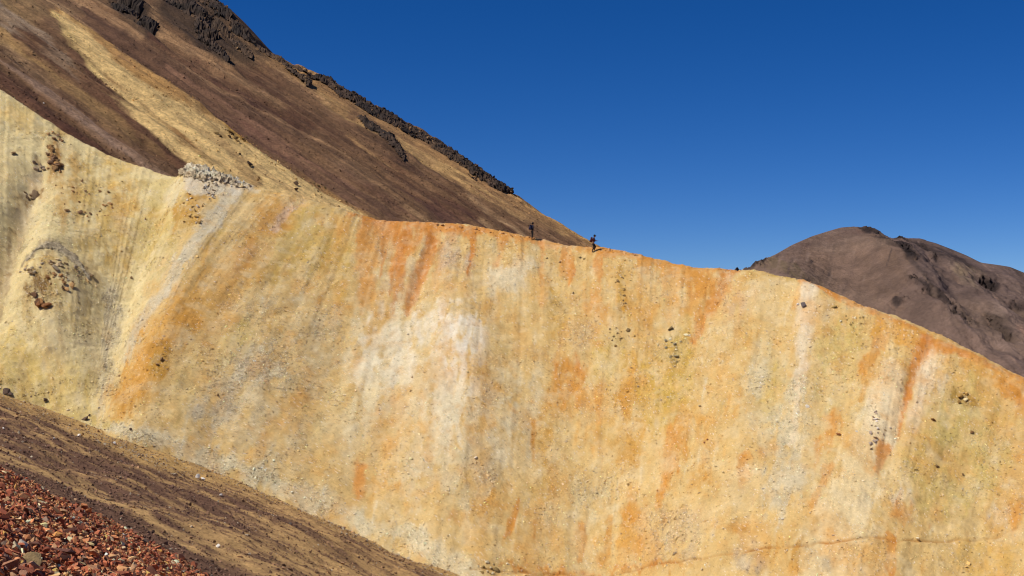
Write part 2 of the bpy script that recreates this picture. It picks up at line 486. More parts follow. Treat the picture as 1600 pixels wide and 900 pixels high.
# left hill
po([(-320, -80), (0, 130), (276, 270), (300, 300), (240, 420), (185, 560), (150, 690), (-320, 560)], (226, 206, 156), 1, 25, 1.0)
for (a, b, c, d, e, k_) in [(30, 215, 12, 5, 10, .5), (120, 262, 26, 8, 15, .45), (150, 300, 30, 10, 10, .5), (110, 345, 24, 8, 0, .4), (150, 380, 22, 12, 20, .4), (35, 375, 10, 26, 15, .45), (60, 520, 26, 14, 0, .4),
                           (120, 520, 24, 18, 20, .45), (40, 560, 30, 10, 10, .4), (215, 300, 16, 12, 0, .35), (230, 390, 30, 10, -20, .4), (90, 600, 30, 10, 20, .4)]:
    bl(a, b, c, d, e, (188, 168, 124), k_, .8, 2.2)
bl(40, 190, 60, 24, 30, (224, 196, 136), .6); bl(60, 350, 20, 40, 20, (214, 200, 160), .5, .6, 1.6)
bl(60, 600, 120, 60, 20, (214, 186, 120), .8, .6, 1.0)
bl(170, 330, 60, 70, 0, (214, 180, 112), .7); bl(250, 330, 30, 60, 25, (222, 200, 142), .9)
bl(190, 320, 22, 34, 0, (206, 160, 92), .5); bl(110, 310, 18, 60, 0, (205, 165, 105), .5)
st([(58, 262, 8), (35, 320, 10), (8, 400, 13), (-15, 470, 14)], (160, 138, 104), .75, .6)  # grey shade along the left gully, painted into the colour
st([(50, 280, 14), (40, 340, 18)], (198, 180, 146), .6, .6)
bl(85, 255, 10, 26, 8, (176, 126, 66), .8, .6, 2); bl(70, 212, 22, 6, 5, (170, 140, 88), .6, .6, 2)
bl(45, 305, 18, 9, 0, (140, 112, 74), .7, .6, 3)
st([(40, 425, 6), (65, 410, 7), (90, 408, 8), (118, 422, 9), (142, 446, 6)], (150, 136, 110), .85, .6, 2.5)
bl(85, 470, 45, 40, 0, (196, 160, 98), .6, .6, 2.5); bl(60, 470, 20, 10, 10, (130, 92, 50), .6, .6, 2)
bl(90, 545, 22, 45, 0, (196, 178, 138), .6); bl(120, 470, 30, 40, 0, (205, 182, 130), .5)
st([(135, 470, 8), (150, 540, 10), (148, 620, 8)], (192, 168, 118), .5)
st([(172, 440, 10), (170, 520, 12), (160, 600, 10), (150, 650, 8)], (196, 182, 150), .7, .7, 3)
# many thin runs of sand and rust down the fall line
rs = np.random.default_rng(77)
pal = [((228, 212, 178), .40), ((224, 204, 160), .40), ((204, 146, 76), .38), ((210, 158, 88), .35), ((196, 176, 138), .35), ((194, 162, 92), .35), ((234, 220, 190), .35), ((200, 132, 62), .30)]
for i in range(600):
    x = rs.uniform(-20, 1640); yc = np.interp(x, cx, cy); y = yc + 6 + rs.uniform(0, 1) ** 1.1 * 520
    if y > 940 or x < 260: continue
    l = rs.uniform(14, 110); w0 = rs.uniform(.8, 4.2)
    lean = float(fall_x(np.array([x]), np.array([y + 1.0]))[0] - fall_x(np.array([x]), np.array([y]))[0])
    k = pal[rs.integers(len(pal))]
    if 560 < x < 770 and y > 480: k = pal[rs.choice([0, 1, 6, 6])]
    if y < yc + 70 and x > 520: k = pal[rs.choice([2, 3, 7, 0])]
    st([(x, y, w0), (x - lean * l * .5, y + l * .5, w0 * 1.3), (x - lean * l, y + l, w0 * .4)], k[0], k[1] * rs.uniform(.3, .95), .85)
# gully side & outcrop apron
bl(260, 360, 40, 50, 30, (202, 174, 108), .6, .6, 1.8); bl(295, 330, 22, 34, 20, (196, 150, 78), .75, .6, 2.5)
st([(378, 288, 12), (350, 315, 12), (325, 345, 11), (300, 385, 10), (265, 425, 12), (225, 480, 10), (195, 540, 9)], (208, 196, 170), .85, .6, 2.2)
po([(286, 262), (300, 252), (345, 262), (390, 284), (400, 298), (350, 300), (310, 300), (290, 285)], (214, 204, 182), .9, 6, 1.5)
st([(280, 285, 6), (262, 310, 8)], (220, 206, 170), .7)
# orange tongue
st([(440, 330, 30), (400, 385, 38), (350, 430, 34), (290, 490, 32), (235, 550, 36), (200, 615, 30)], (212, 160, 90), .9, .6, .9)
st([(300, 500, 14), (240, 545, 20), (200, 610, 20)], (204, 146, 70), .8, .7, 1)
bl(250, 565, 16, 22, 20, (180, 136, 60), .6, .6, 2); bl(380, 395, 30, 14, -40, (208, 146, 80), .5)
bl(470, 350, 55, 26, -20, (196, 166, 98), .8); bl(440, 395, 30, 40, 20, (200, 166, 98), .6); bl(500, 380, 40, 50, 10, (202, 168, 100), .7)
bl(425, 345, 20, 24, 30, (210, 156, 92), .5)
st([(470, 315, 7), (445, 325, 8), (425, 350, 6)], PINK, .7, .6, 2); bl(480, 318, 34, 9, 12, (222, 190, 140), .6)
# grey rocky flank in the middle left
po([(350, 480), (420, 470), (520, 430), (560, 500), (530, 640), (470, 740), (360, 700), (290, 640)], GREYP, .5, 30, 3.0)
bl(400, 575, 36, 34, 20, (212, 196, 164), .7, .6, 3); bl(330, 640, 34, 40, 30, (206, 190, 160), .6, .6, 3)
bl(435, 500, 30, 20, -20, (204, 164, 98), .5, .6, 1.5); bl(495, 455, 16, 24, 0, (200, 150, 84), .4, .6, 2); bl(530, 445, 22, 30, 0, (196, 158, 92), .5)
bl(300, 600, 22, 60, 35, (212, 182, 124), .5); bl(370, 530, 24, 40, 30, (214, 186, 120), .5)
# toe strip, pale rubble
st([(150, 655, 10), (250, 690, 12), (340, 725, 14), (420, 755, 15), (480, 785, 15), (550, 815, 14), (620, 845, 13), (700, 880, 16), (740, 900, 22)], (216, 202, 168), .85, .7, 3.4)
st([(0, 590, 14), (80, 622, 12), (160, 655, 10)], (204, 178, 116), .6, .6, 2)
# rust curtain under the crest
st([(560, 340, 9), (620, 352, 12), (700, 356, 10), (760, 362, 8)], (214, 140, 76), .85, .6, .7)
bl(590, 362, 36, 16, 10, (208, 132, 70), .8); bl(640, 372, 30, 16, 0, (206, 132, 72), .7)
st([(575, 370, 18), (572, 410, 14), (572, 450, 10), (565, 480, 5)], (210, 146, 80), .8, .7)
st([(632, 370, 11), (626, 420, 8), (622, 470, 7), (618, 505, 3)], (202, 122, 60), .85, .7)
st([(676, 366, 8), (662, 410, 8), (646, 455, 9), (640, 492, 5)], (198, 116, 56), .9, .7)
st([(745, 365, 6), (736, 395, 6), (730, 430, 5)], (204, 126, 66), .75, .7)
st([(700, 372, 10), (690, 410, 14), (682, 450, 8)], (212, 152, 92), .7, .7)
st([(555, 350, 8), (530, 350, 12), (500, 345, 10)], (212, 162, 98), .6)
bl(602, 385, 18, 22, 0, (216, 180, 136), .7, .6, 2.2); bl(605, 445, 12, 16, 0, (204, 182, 148), .7, .6, 3); bl(710, 405, 24, 26, 0, (208, 180, 150), .7, .6, 2.8)
bl(645, 415, 7, 20, 0, (210, 180, 150), .6, .6, 2); bl(608, 440, 14, 18, 0, (196, 172, 136), .5, .6, 3)
# white scar
bl(655, 590, 110, 110, 0, (228, 208, 168), .75, .7, .8)
for (x, y0, w0, y1, x1, k_) in [(580, 498, 11, 640, 556, .8), (600, 482, 10, 610, 580, .85), (622, 520, 9, 660, 598, .8), (640, 540, 8, 640, 622, .6), (655, 474, 10, 600, 640, .8),
        (676, 492, 9, 700, 655, .75), (695, 480, 12, 690, 680, .95), (712, 500, 15, 740, 694, 1), (730, 496, 14, 700, 716, 1), (748, 512, 10, 640, 738, .85), (752, 560, 8, 700, 742, .6),
        (722, 600, 12, 790, 690, .7), (700, 640, 10, 760, 668, .7), (668, 640, 7, 740, 650, .5), (600, 600, 9, 690, 570, .6), (620, 620, 5, 700, 596, .7), (770, 600, 8, 690, 762, .5)]:
    st([(x, y0, w0 * .7), ((x + x1) / 2, (y0 + y1) / 2, w0), (x1, y1, w0 * .35)], (234, 220, 194) if k_ > .7 else (230, 212, 178), k_ * .72, .95, .4)
bl(718, 565, 30, 70, 8, (238, 228, 208), .65, .9, .3); bl(590, 560, 26, 60, 15, (234, 220, 188), .5, .9, .4)
st([(700, 640, 40), (670, 720, 36), (640, 790, 24)], (230, 212, 176), .5, .9); st([(580, 620, 24), (540, 700, 14)], (230, 210, 168), .45, .9)
st([(712, 640, 12), (700, 700, 10), (668, 720, 9), (650, 750, 5)], (226, 212, 180), .8, .7, .6)
st([(560, 620, 5), (548, 660, 4), (535, 700, 2)], (228, 208, 166), .8); st([(612, 610, 5), (606, 640, 4), (596, 680, 2)], (228, 208, 166), .8)
bl(800, 428, 36, 20, -25, (226, 208, 174), .9, .6, .8); bl(775, 450, 24, 14, -40, (220, 200, 164), .7, .6, 1); bl(830, 400, 24, 12, -20, (216, 186, 132), .6)
bl(720, 440, 40, 18, -10, (218, 184, 136), .6, .6, 1.2); bl(665, 600, 20, 40, 0, (216, 180, 128), .5)
st([(735, 480, 14), (720, 500, 8)], (214, 176, 118), .7); bl(780, 560, 20, 60, 0, (214, 182, 124), .5)
bl(700, 760, 40, 50, 0, (212, 190, 148), .5, .6, 2); bl(760, 720, 30, 70, 0, (210, 188, 150), .55, .6, 2.2)
st([(564, 735, 9), (562, 780, 8)], (214, 142, 78), .9, .6); bl(600, 775, 34, 14, 0, (216, 164, 96), .6); bl(700, 820, 22, 10, 0, (214, 160, 98), .6)
bl(520, 650, 26, 50, 20, (212, 184, 130), .5); bl(500, 720, 30, 20, 0, (214, 176, 116), .5); bl(620, 700, 50, 40, 0, (216, 178, 124), .5)
st([(760, 800, 16), (790, 760, 12)], (214, 162, 92), .6)
st([(790, 830, 6), (800, 790, 6), (806, 770, 3)], (206, 138, 68), .8); st([(835, 830, 3), (838, 800, 3)], (190, 124, 56), .8)
# upper middle: peach and ochre
st([(545, 338, 5), (610, 350, 9), (700, 354, 8), (780, 366, 6), (850, 380, 7), (930, 394, 8), (1000, 403, 8), (1080, 418, 7), (1150, 428, 5)], (208, 128, 64), .7, .8, .8)
for (x, y, w, l, le) in [(600, 360, 7, 70, .1), (622, 362, 6, 110, .1), (650, 362, 5, 60, .3), (690, 362, 6, 60, .3), (742, 368, 5, 60, .25), (785, 372, 6, 40, .2), (850, 388, 7, 60, .1), (895, 396, 8, 50, .05), (935, 402, 6, 60, 0),
                         (1000, 412, 9, 60, 0), (1045, 420, 10, 40, .1), (1090, 428, 10, 60, .2), (1120, 430, 7, 50, .4), (870, 520, 9, 90, .05), (905, 560, 12, 60, .1), (940, 590, 9, 60, .1)]:
    st([(x, y, w), (x - le * l, y + l, w * .3)], (206, 128, 64), .6, .8, .8)
st([(780, 366, 10), (850, 380, 10), (930, 398, 9), (1000, 408, 8), (1080, 420, 7), (1140, 428, 6)], (214, 150, 84), .7, .6, .7)
bl(838, 378, 16, 8, 10, (214, 134, 72), .8); bl(962, 398, 40, 9, 10, (202, 130, 60), .8); bl(900, 405, 26, 14, 0, (212, 160, 92), .6)
st([(885, 400, 12), (885, 430, 8)], (212, 146, 84), .6); st([(850, 440, 10), (848, 480, 8)], (214, 156, 96), .5)
bl(930, 480, 34, 24, 0, (212, 150, 86), .7); bl(1050, 430, 60, 16, 5, (210, 146, 78), .7); bl(1090, 445, 30, 18, 0, (206, 142, 70), .7)
bl(1000, 470, 50, 40, 0, (214, 166, 100), .7); bl(1060, 490, 34, 24, 0, (214, 160, 94), .6); bl(1020, 540, 30, 40, 0, (212, 164, 96), .6)
st([(970, 430, 6), (970, 500, 6)], (196, 152, 78), .6, .6, 2.4); bl(975, 485, 8, 10, 0, (204, 146, 58), .6)
st([(1140, 430, 8), (1118, 465, 8), (1098, 500, 9), (1085, 530, 6)], (202, 128, 62), .85, .7, 1.3)
bl(1150, 470, 26, 30, 15, (212, 178, 138), .6, .6, 2.2); bl(1170, 440, 20, 14, 0, (208, 170, 110), .6)
st([(870, 470, 12), (866, 520, 12)], (202, 160, 88), .7, .7, 1.8); bl(900, 520, 40, 16, -30, (206, 184, 140), .7, .6, 2.6)
bl(880, 590, 22, 30, 0, (206, 140, 64), .75, .6, 1.5); bl(915, 610, 40, 30, 0, (210, 148, 76), .75, .6, 1.5); bl(860, 610, 14, 26, 0, (204, 144, 68), .7)
bl(985, 600, 24, 40, 0, (208, 152, 76), .7, .6, 1.5); bl(1010, 600, 14, 60, 0, (204, 164, 84), .6)
po([(1030, 510), (1075, 500), (1080, 640), (1060, 720), (1030, 660)], (200, 164, 84), .7, 14, 1.6)
bl(950, 560, 30, 30, 0, (206, 172, 100), .6, .6, 1.6); bl(1050, 555, 16, 14, 0, (176, 150, 92), .6, .6, 3)
bl(820, 620, 26, 60, 0, (214, 192, 152), .65, .6, 2); bl(780, 640, 20, 60, 0, (214, 196, 160), .6, .6, 1.6)
bl(850, 680, 16, 50, 0, (206, 158, 86), .6); st([(830, 640, 5), (831, 700, 4)], (190, 132, 62), .7)
bl(930, 670, 30, 20, 0, (210, 158, 90), .5); bl(950, 640, 14, 50, 0, (214, 178, 116), .4); bl(985, 690, 18, 40, 0, (202, 150, 76), .7, .6, 1.5)
st([(1065, 670, 16), (1050, 710, 14), (1035, 760, 9), (1030, 790, 4)], (206, 140, 66), .8, .7)
bl(1090, 660, 30, 30, 0, (212, 162, 94), .6); bl(990, 790, 16, 40, 0, (208, 148, 76), .8); bl(985, 830, 24, 20, 0, (212, 160, 88), .6)
bl(915, 760, 40, 34, 0, (206, 184, 140), .6, .6, 2.8); bl(850, 740, 30, 20, 0, (212, 172, 108), .5); bl(850, 790, 30, 22, 0, (210, 186, 140), .5, .6, 2.2)
st([(912, 800, 8), (905, 850, 7)], (204, 140, 68), .75); st([(953, 790, 4), (951, 830, 7), (940, 850, 8)], (202, 140, 66), .8)
bl(1060, 820, 50, 28, 0, (202, 172, 132), .6, .6, 3); bl(1040, 860, 60, 14, 0, (204, 176, 136), .5, .6, 3)
bl(1150, 828, 14, 16, 0, (198, 138, 66), .85, .6, 1.5); st([(1165, 720, 9), (1158, 760, 6)], (206, 140, 66), .75, .7, 1.6); bl(1095, 750, 20, 14, 0, (208, 156, 86), .5)
bl(1140, 790, 40, 34, 10, (208, 176, 124), .4, .6, 2.6)
st([(1155, 620, 6), (1145, 660, 6)], (206, 152, 80), .7); bl(1190, 640, 30, 40, 15, (212, 190, 148), .6, .6, 2.6)
# right part
bl(1200, 560, 30, 30, 10, (216, 194, 148), .6, .6, 2.2); bl(1200, 610, 24, 40, 10, (208, 176, 104), .6); bl(1165, 520, 20, 30, 10, (208, 160, 92), .5)
bl(1175, 590, 20, 30, 15, (214, 196, 158), .6, .6, 2.5)
st([(1215, 428, 10), (1245, 440, 10)], (196, 156, 72), .8); st([(1250, 444, 7), (1300, 466, 6), (1360, 492, 7), (1430, 520, 7)], (212, 128, 58), .9, .6, .6)
st([(1250, 460, 9), (1240, 480, 6)], (214, 156, 90), .7)
st([(1264, 462, 14), (1260, 500, 16), (1255, 560, 11), (1246, 620, 8), (1232, 700, 6)], (230, 210, 180), .9, .6, .9); bl(1285, 490, 20, 18, 20, (222, 198, 156), .7)
bl(1330, 490, 30, 12, 25, (218, 190, 136), .6, .6, 1.6); bl(1315, 540, 40, 40, 20, (206, 180, 116), .7); bl(1300, 600, 24, 40, 15, (210, 186, 130), .5)
bl(1230, 650, 30, 50, 15, (208, 192, 156), .6, .6, 3); bl(1220, 760, 34, 60, 10, (206, 190, 158), .6, .6, 3)
st([(1370, 505, 12), (1420, 530, 16), (1470, 548, 14)], (212, 152, 76), .85); st([(1455, 545, 12), (1500, 555, 9), (1550, 580, 8), (1620, 620, 12)], (206, 118, 56), .9, .6, .6)
st([(1520, 575, 16), (1600, 625, 20), (1700, 690, 24)], (214, 154, 82), .8); bl(1585, 620, 24, 12, 30, (204, 128, 54), .7)
st([(1450, 545, 14), (1430, 575, 13), (1416, 605, 8), (1406, 645, 4), (1395, 690, 3)], (198, 106, 46), .95, .5, .6)
st([(1380, 535, 12), (1362, 560, 10), (1348, 590, 7)], (206, 140, 66), .85); st([(1366, 520, 10), (1400, 530, 10)], (212, 156, 76), .7)
st([(1355, 600, 12), (1345, 625, 5)], (206, 150, 80), .8)
st([(1385, 590, 20), (1370, 660, 26), (1345, 740, 38), (1320, 820, 50), (1300, 880, 56)], (234, 212, 170), .85, .6, 1.0)
po([(1375, 566), (1395, 556), (1412, 580), (1405, 640), (1388, 700), (1360, 740), (1338, 710), (1362, 630)], (238, 216, 178), .92, 8, 1.4)
st([(1350, 700, 22), (1335, 760, 24), (1310, 820, 26)], (228, 202, 156), .75, .7, 1.0)
st([(1460, 560, 16), (1440, 600, 18), (1424, 660, 11)], (232, 214, 184), .85, .6, 1.0); bl(1470, 590, 12, 26, 0, (224, 206, 174), .6)
st([(1380, 700, 8), (1370, 740, 6)], (212, 144, 88), .8); bl(1285, 690, 16, 50, 30, (212, 152, 84), .7)
st([(1305, 660, 10), (1270, 710, 9)], (210, 148, 82), .6); st([(1290, 740, 8), (1265, 800, 6)], (210, 146, 78), .7)
po([(1430, 660), (1520, 590), (1590, 680), (1560, 760), (1440, 800), (1400, 720)], (200, 174, 112), .7, 24, 1.4)
bl(1505, 625, 18, 10, 0, (160, 126, 62), .7, .6, 3); bl(1560, 690, 10, 20, 0, (208, 152, 78), .5); bl(1490, 700, 40, 30, 0, (196, 172, 108), .5)
bl(1405, 775, 16, 14, 0, (212, 202, 178), .6, .6, 2.8); bl(1410, 800, 14, 24, 0, (208, 146, 84), .7); st([(1390, 850, 7), (1386, 900, 8)], (204, 134, 70), .8)
bl(1565, 800, 16, 20, 0, (214, 202, 176), .7, .6, 1.8); bl(1595, 800, 12, 24, 10, (208, 148, 84), .8); bl(1540, 860, 60, 40, 0, (216, 176, 106), .5)
bl(1240, 880, 60, 24, 0, (206, 156, 88), .6, .6, 2); bl(1290, 880, 30, 16, 0, (190, 172, 142), .6, .6, 3); bl(1350, 880, 40, 22, 0, (218, 178, 118), .6)
bl(1170, 890, 20, 14, 0, (180, 160, 134), .6, .6, 3); bl(1160, 865, 16, 20, 0, (196, 172, 140), .5, .6, 3)
bl(900, 880, 140, 10, 0, (214, 178, 122), .6)
st([(780, 882, 3), (850, 883, 4), (930, 876, 5), (1000, 872, 5), (1060, 876, 3)], (204, 140, 76), .7, .7)
# wobble the chart along the fall line so that stains finger downhill
wx = fbm(acr * .45, dwn * .12, 7, 4, 21) * 9 + fbm(acr * 1.8, dwn * .9, 3, 4, 22) * 4
wy = fbm(acr * .7, dwn * .22, 2, 4, 23) * 14 + fbm(acr * 2.5, dwn * .5, 9, 4, 24) * 9
edge = sstep(0, 30, qy - cy)
C, ROCK = ch.sample(qx + wx, qy + wy * edge)
# streaky iron staining at smaller scales
s1 = fbm(acr * .42, dwn * .20, 5, 5, 25); s2 = fbm(acr * 1.8, dwn * 1.1, 5, 4, 26); s3 = fbm(P[..., 0] * .9, P[..., 1] * .9, P[..., 2] * .9, 5, 27)
or_ = lin((212, 148, 76)); pa_ = lin((232, 214, 178))
m = (sstep(.05, .55, s1) * .42 + sstep(.1, .6, s2) * .22 + sstep(.1, .6, s3) * .30)[..., None]
leftw = (0.45 + 0.55 * sstep(180, 420, qx))[..., None]
C = C * (1 - m * leftw * .8) + or_ * m * leftw * .8
m = (sstep(.05, .55, -s1) * .30 + sstep(.1, .6, -s2) * .25 + sstep(.05, .5, -s3) * .35)[..., None]
C = C * (1 - m * .7) + pa_ * m * .7
C[..., 1] += .22 * np.clip(.46 * C[..., 0] - C[..., 1], 0, 1)
C = C * .92 + lin((220, 190, 142)) * .08
C[..., 2] *= np.clip(C[..., 2] / C[..., 0], .05, 1) ** .14
C[..., 1] *= .99
# grain: single stones and grit
g = fbm(P[..., 0] * 3.1, P[..., 1] * 3.1, P[..., 2] * 3.1, 3, 28, gain=.8)
g2 = rng.normal(size=D.shape) * sstep(-.3, .4, fbm(P[..., 0] * .6, P[..., 1] * .6, P[..., 2] * .6, 3, 29))
sp_ = rng.random(D.shape); cl_ = (.25 + sstep(-.2, .4, s3)) * (.5 + .35 * ROCK)
pale_ = (sp_ < .016 * cl_)[..., None]; dark_ = (sp_ > 1 - .012 * cl_)[..., None]
C = np.where(pale_, C * .4 + lin((240, 230, 208)) * .6, np.where(dark_, C * .62, C))
C = C * (1 + .12 * g * (0.5 + .35 * ROCK) + .055 * np.clip(g2, -2, 2.5) * (.6 + .4 * ROCK))[..., None]
C = C * (1 - np.clip(pg[..., None] * (.34 + .30 * vnoise(qx * .045, qy * .06, 0, 6))[..., None], 0, 1) * np.array([.6, .9, 1.2])) 
ALB_RIDGE = 0.80
CR = np.concatenate([np.repeat(C[:1], nb, 0), C]) * ALB_RIDGE
FLOW = np.stack([AC * 1.2, DW * .09, 0 * AC], -1)
me = make_mesh("ridge_slope", PR.reshape(-1, 3), grid_faces(*PR.shape[:2]), 4,
               {'tint': ('FLOAT_COLOR', CR.reshape(-1, 3)), 'flow': ('FLOAT_VECTOR', FLOW.reshape(-1, 3))})
ridge = tag(link(me, "ridge_slope", M_ridge), "ochre, white and rust stained ridge face across the gully", "hillside", kind="structure")
ridge_N = normals_grid(P)

# ================================================================== NEAR SLOPE (brown gravel, red scree in the corner)
NU, NY = 800, 760
U = np.concatenate([np.linspace(-1.1, -.50, 60)[:-1], np.linspace(-.50, .05, 640), np.linspace(.05, 1.4, 102)[1:]])
Yv = np.concatenate([np.geomspace(.8, 10, 60)[:-1], np.geomspace(10, 34, 240)[:-1], np.geomspace(34, 135, 420), np.geomspace(136, 240, 20)])
UU, YY = np.meshgrid(U, Yv)
XX = UU * YY
RIM = 29.0
def near_height(X, Y):
    wv = (.61 * X + Y) / 1.17; al = (X - .61 * Y) / 1.17
    brown = BA * X + BB * Y + BC
    brown = brown + fbm(X * .14, Y * .14, 3, 3, 48) * .7 + fbm(wv * .22, al * .03, 0, 4, 41) * .30 + fbm(wv * .9, al * .12, 4, 3, 42) * .09 + fbm(X * 1.5, Y * 1.5, 0, 3, 43) * .05
    rimn = RIM + 1.3 * fbm(X * .35, 0 * X, 0, 3, 44)
    e = Y - rimn
    sp = np.where(e > 6, e, np.log1p(np.exp(np.clip(e * 1.4, -20, 20))) / 1.4)
    red = -.53 * X - .268 * Y - 1.7 - .55 * sp + fbm(X * .45, Y * .45, 0, 3, 45) * .16 + fbm(X * 2, Y * 2, 0, 3, 46) * .05
    dlt = red - brown
    z = np.where(dlt > 0, red, brown)
    k = .35; z = z + k * np.exp(-np.abs(dlt) / k) * .5
    return z, dlt, wv, al
ZZ, DLT, WV, AL = near_height(XX, YY)
isred = DLT > -.2
A, B = lin((102, 75, 58)), lin((166, 132, 86)); Dk = lin((72, 50, 40)); Oc = lin((182, 146, 88))
wob = fbm(WV * .15, AL * .12, 6, 3, 58) * 2.0
b1 = fbm((WV + wob) * .40, AL * .07, 1, 5, 51, gain=.65); b2 = fbm((WV + wob) * 1.2, AL * .28, 2, 5, 52, gain=.7)
bright = sstep(-.14, .30, b1 * .6 + b2 * .5 + .02 + .22 * fbm(XX * 1.1, YY * 1.1, 0, 4, 59, gain=.7))[..., None]
CN = A * (1 - bright) + B * bright
# toward the gully the ochre soil and pale rubble take over
px_ = 800 + UU * FOC
toe_line = np.interp(px_, [r[4] for r in KN], [r[5] for r in KN])
qn = HOR - ZZ / YY * FOC          # image row of the ground (for the toe band only)
near_toe = 1 - sstep(2, 26, qn - toe_line + 9 * fbm(WV * .8, AL * .08, 0, 3, 53) * (1 + sstep(300, 500, px_)))
near_toe = near_toe * (YY > 60)
CN = CN * (1 - .75 * near_toe[..., None]) + Oc * .75 * near_toe[..., None]
mid = sstep(300, 640, px_) * sstep(-.3, .3, fbm(WV * .6, AL * .1, 8, 4, 57))
CN = CN * (1 - .4 * mid[..., None]) + lin((188, 152, 96)) * .4 * mid[..., None]
wr = isred * np.clip(1 - (YY - RIM - 3) / 6, 0, 1)
CN = CN * (1 - wr[..., None]) + lin((112, 60, 40)) * wr[..., None]
CN = CN * (1 + .30 * fbm(XX * 3, YY * 3, 0, 3, 54, gain=.8))[..., None]
PN = np.stack([XX, YY, ZZ], -1)
ALB_NEAR = 1.16
me = make_mesh("scree_slope", PN.reshape(-1, 3), grid_faces(*PN.shape[:2]), 4,
               {'tint': ('FLOAT_COLOR', (CN * ALB_NEAR).reshape(-1, 3)), 'flow': ('FLOAT_VECTOR', np.stack([WV, AL * .1, 0 * WV], -1).reshape(-1, 3))})
near = tag(link(me, "scree_slope", M_near), "brown and ochre banded gravel slope dropping to the gully", "hillside", kind="structure")
near_N = normals_grid(PN)

# ================================================================== MOUNTAIN FLANK (left, behind the ridge)
SIL = [(-400, -470), (-100, -278), (100, -150), (200, -85), (280, -35), (320, -12), (330, 0), (345, 10), (370, 36), (400, 67), (440, 90), (480, 110), (510, 124), (545, 146), (565, 158),
       (600, 177), (650, 196), (690, 222), (720, 246), (740, 264), (770, 285), (797, 304), (850, 339), (900, 368), (950, 393), (1000, 417), (1100, 465), (1250, 540), (1400, 620)]
fn = np.array([.433, -.25, .866]); fn /= np.linalg.norm(fn)
S0 = 150 * 1.85
P0 = S0 * np.array([(950 - 800) / FOC, 1, (HOR - 392) / FOC])
NC2, NR2 = 1150, 360
fx = np.linspace(-380, 1380, NC2)
fy = gsm(interp(fx, SIL, 1), 1.6)
Sx = np.linspace(0, 1, NR2)[:, None]
fbot = np.minimum(fy + 420, 470 + 0 * fx); fbot = np.maximum(fbot, fy + 60)
gx = fx + 0 * Sx; gy = fy * (1 - Sx) + fbot * Sx
u = (gx - 800) / FOC; v = (HOR - gy) / FOC
dd = (fn @ P0) / (fn[0] * u + fn[1] + fn[2] * v)
PF = np.stack([u * dd, dd, v * dd], -1)
Fdir = np.array([.75, -.433, -.5]); Strk = np.array([.5, .866, 0])
along = PF @ Fdir; across = PF @ Strk
relf = fbm(across * .07, along * .008, 0, 4, 61) * 1.6 + fbm(across * .35, along * .03, 2, 4, 62) * .45 + fbm(PF[..., 0] * .3, PF[..., 1] * .3, PF[..., 2] * .3, 4, 63) * .35
relf -= 1.2 * gline(gx, gy, [(330, 180, .3), (400, 225, 1), (500, 290, .8), (590, 345, .3)], 14)
relf += 1.0 * gline(gx, gy, [(540, 180, .3), (600, 225, 1), (640, 255, .5)], 9)
nearsil = 1 - sstep(0, 22, gy - fy)
relf += nearsil * fbm(PF[..., 0] * .55, PF[..., 1] * .55, PF[..., 2] * .55, 4, 64) * .9 * (1 - sstep(790, 860, gx))
# gullies and ribs among the crags at the top
ribs = fbm(across * .22, along * .03, 5, 4, 65)
topc = np.clip(gline(gx, gy, [(150, -60, 1), (200, 0, 1), (230, 35, .6)], 30) + gline(gx, gy, [(270, -40, 1), (300, 30, 1), (345, 85, .7)], 36), 0, 1)
relf += topc * ribs * 4
PF = PF + fn * relf[..., None]
cf = Chart(-400, -500, 1400, 700, (118, 88, 62), lambda x, y: (y - .65 * x, x), (.14, .014))
st, bl, po = cf.stroke, cf.blob, cf.poly
for i in range(700):
    x = rs.uniform(-60, 930); yt = np.interp(x, fx, fy); y = yt + 12 + rs.uniform(0, 1) * (360 if x < 400 else 200)
    if y > 440: continue
    l = rs.uniform(30, 170); w0 = rs.uniform(.7, 3.6); k = [(168, 134, 96), (146, 112, 80), (82, 56, 44), (92, 66, 50), (132, 98, 72), (182, 146, 104)][rs.integers(6)]
    st([(x, y, w0 * .6), (x + l * .5, y + l * .325, w0), (x + l, y + l * .66, w0 * .5)], k, rs.uniform(.2, .55), .8)
po([(-400, -400), (0, -160), (60, 0), (75, 40), (0, 60), (-400, -150)], (146, 116, 78), .8, 20)
st([(-60, -20, 12), (0, 28, 12), (60, 62, 10), (125, 125, 4)], (158, 134, 108), .8, .5)
st([(-60, 10, 5), (0, 53, 6), (100, 125, 7), (200, 200, 7), (283, 256, 5)], (172, 136, 86), .85, .6)
st([(30, 60, 12), (110, 120, 12), (200, 190, 14), (290, 255, 10)], (100, 70, 50), .7, .6)
st([(-60, 80, 14), (0, 122, 14), (120, 200, 18), (280, 300, 20)], (88, 58, 44), .9, .5)
st([(-60, 57, 3), (0, 97, 3), (70, 140, 6), (140, 190, 9), (200, 235, 9), (275, 278, 6)], (158, 128, 104), .8, .6)
st([(60, 150, 4), (130, 195, 5), (230, 262, 8)], (132, 98, 66), .6, .7)
st([(110, 85, 9), (160, 140, 10), (230, 200, 16), (300, 250, 20), (330, 275, 20)], (104, 72, 52), .85, .5)
po([(73, 25), (95, 22), (140, 43), (187, 93), (233, 110), (293, 143), (333, 178), (400, 213), (470, 258), (600, 347), (600, 420), (380, 330), (327, 262), (283, 227), (213, 173), (167, 133), (110, 67)], (186, 142, 84), .9, 6)
po([(78, 30), (95, 28), (135, 55), (175, 100), (225, 135), (290, 170), (350, 200), (410, 235), (500, 288), (596, 350), (590, 420), (370, 350), (305, 256), (238, 205), (180, 152), (114, 76)], (222, 186, 122), .97, 6)
st([(160, 120, 2), (230, 175, 2.5), (290, 225, 3), (330, 258, 4)], (150, 112, 68), .6)
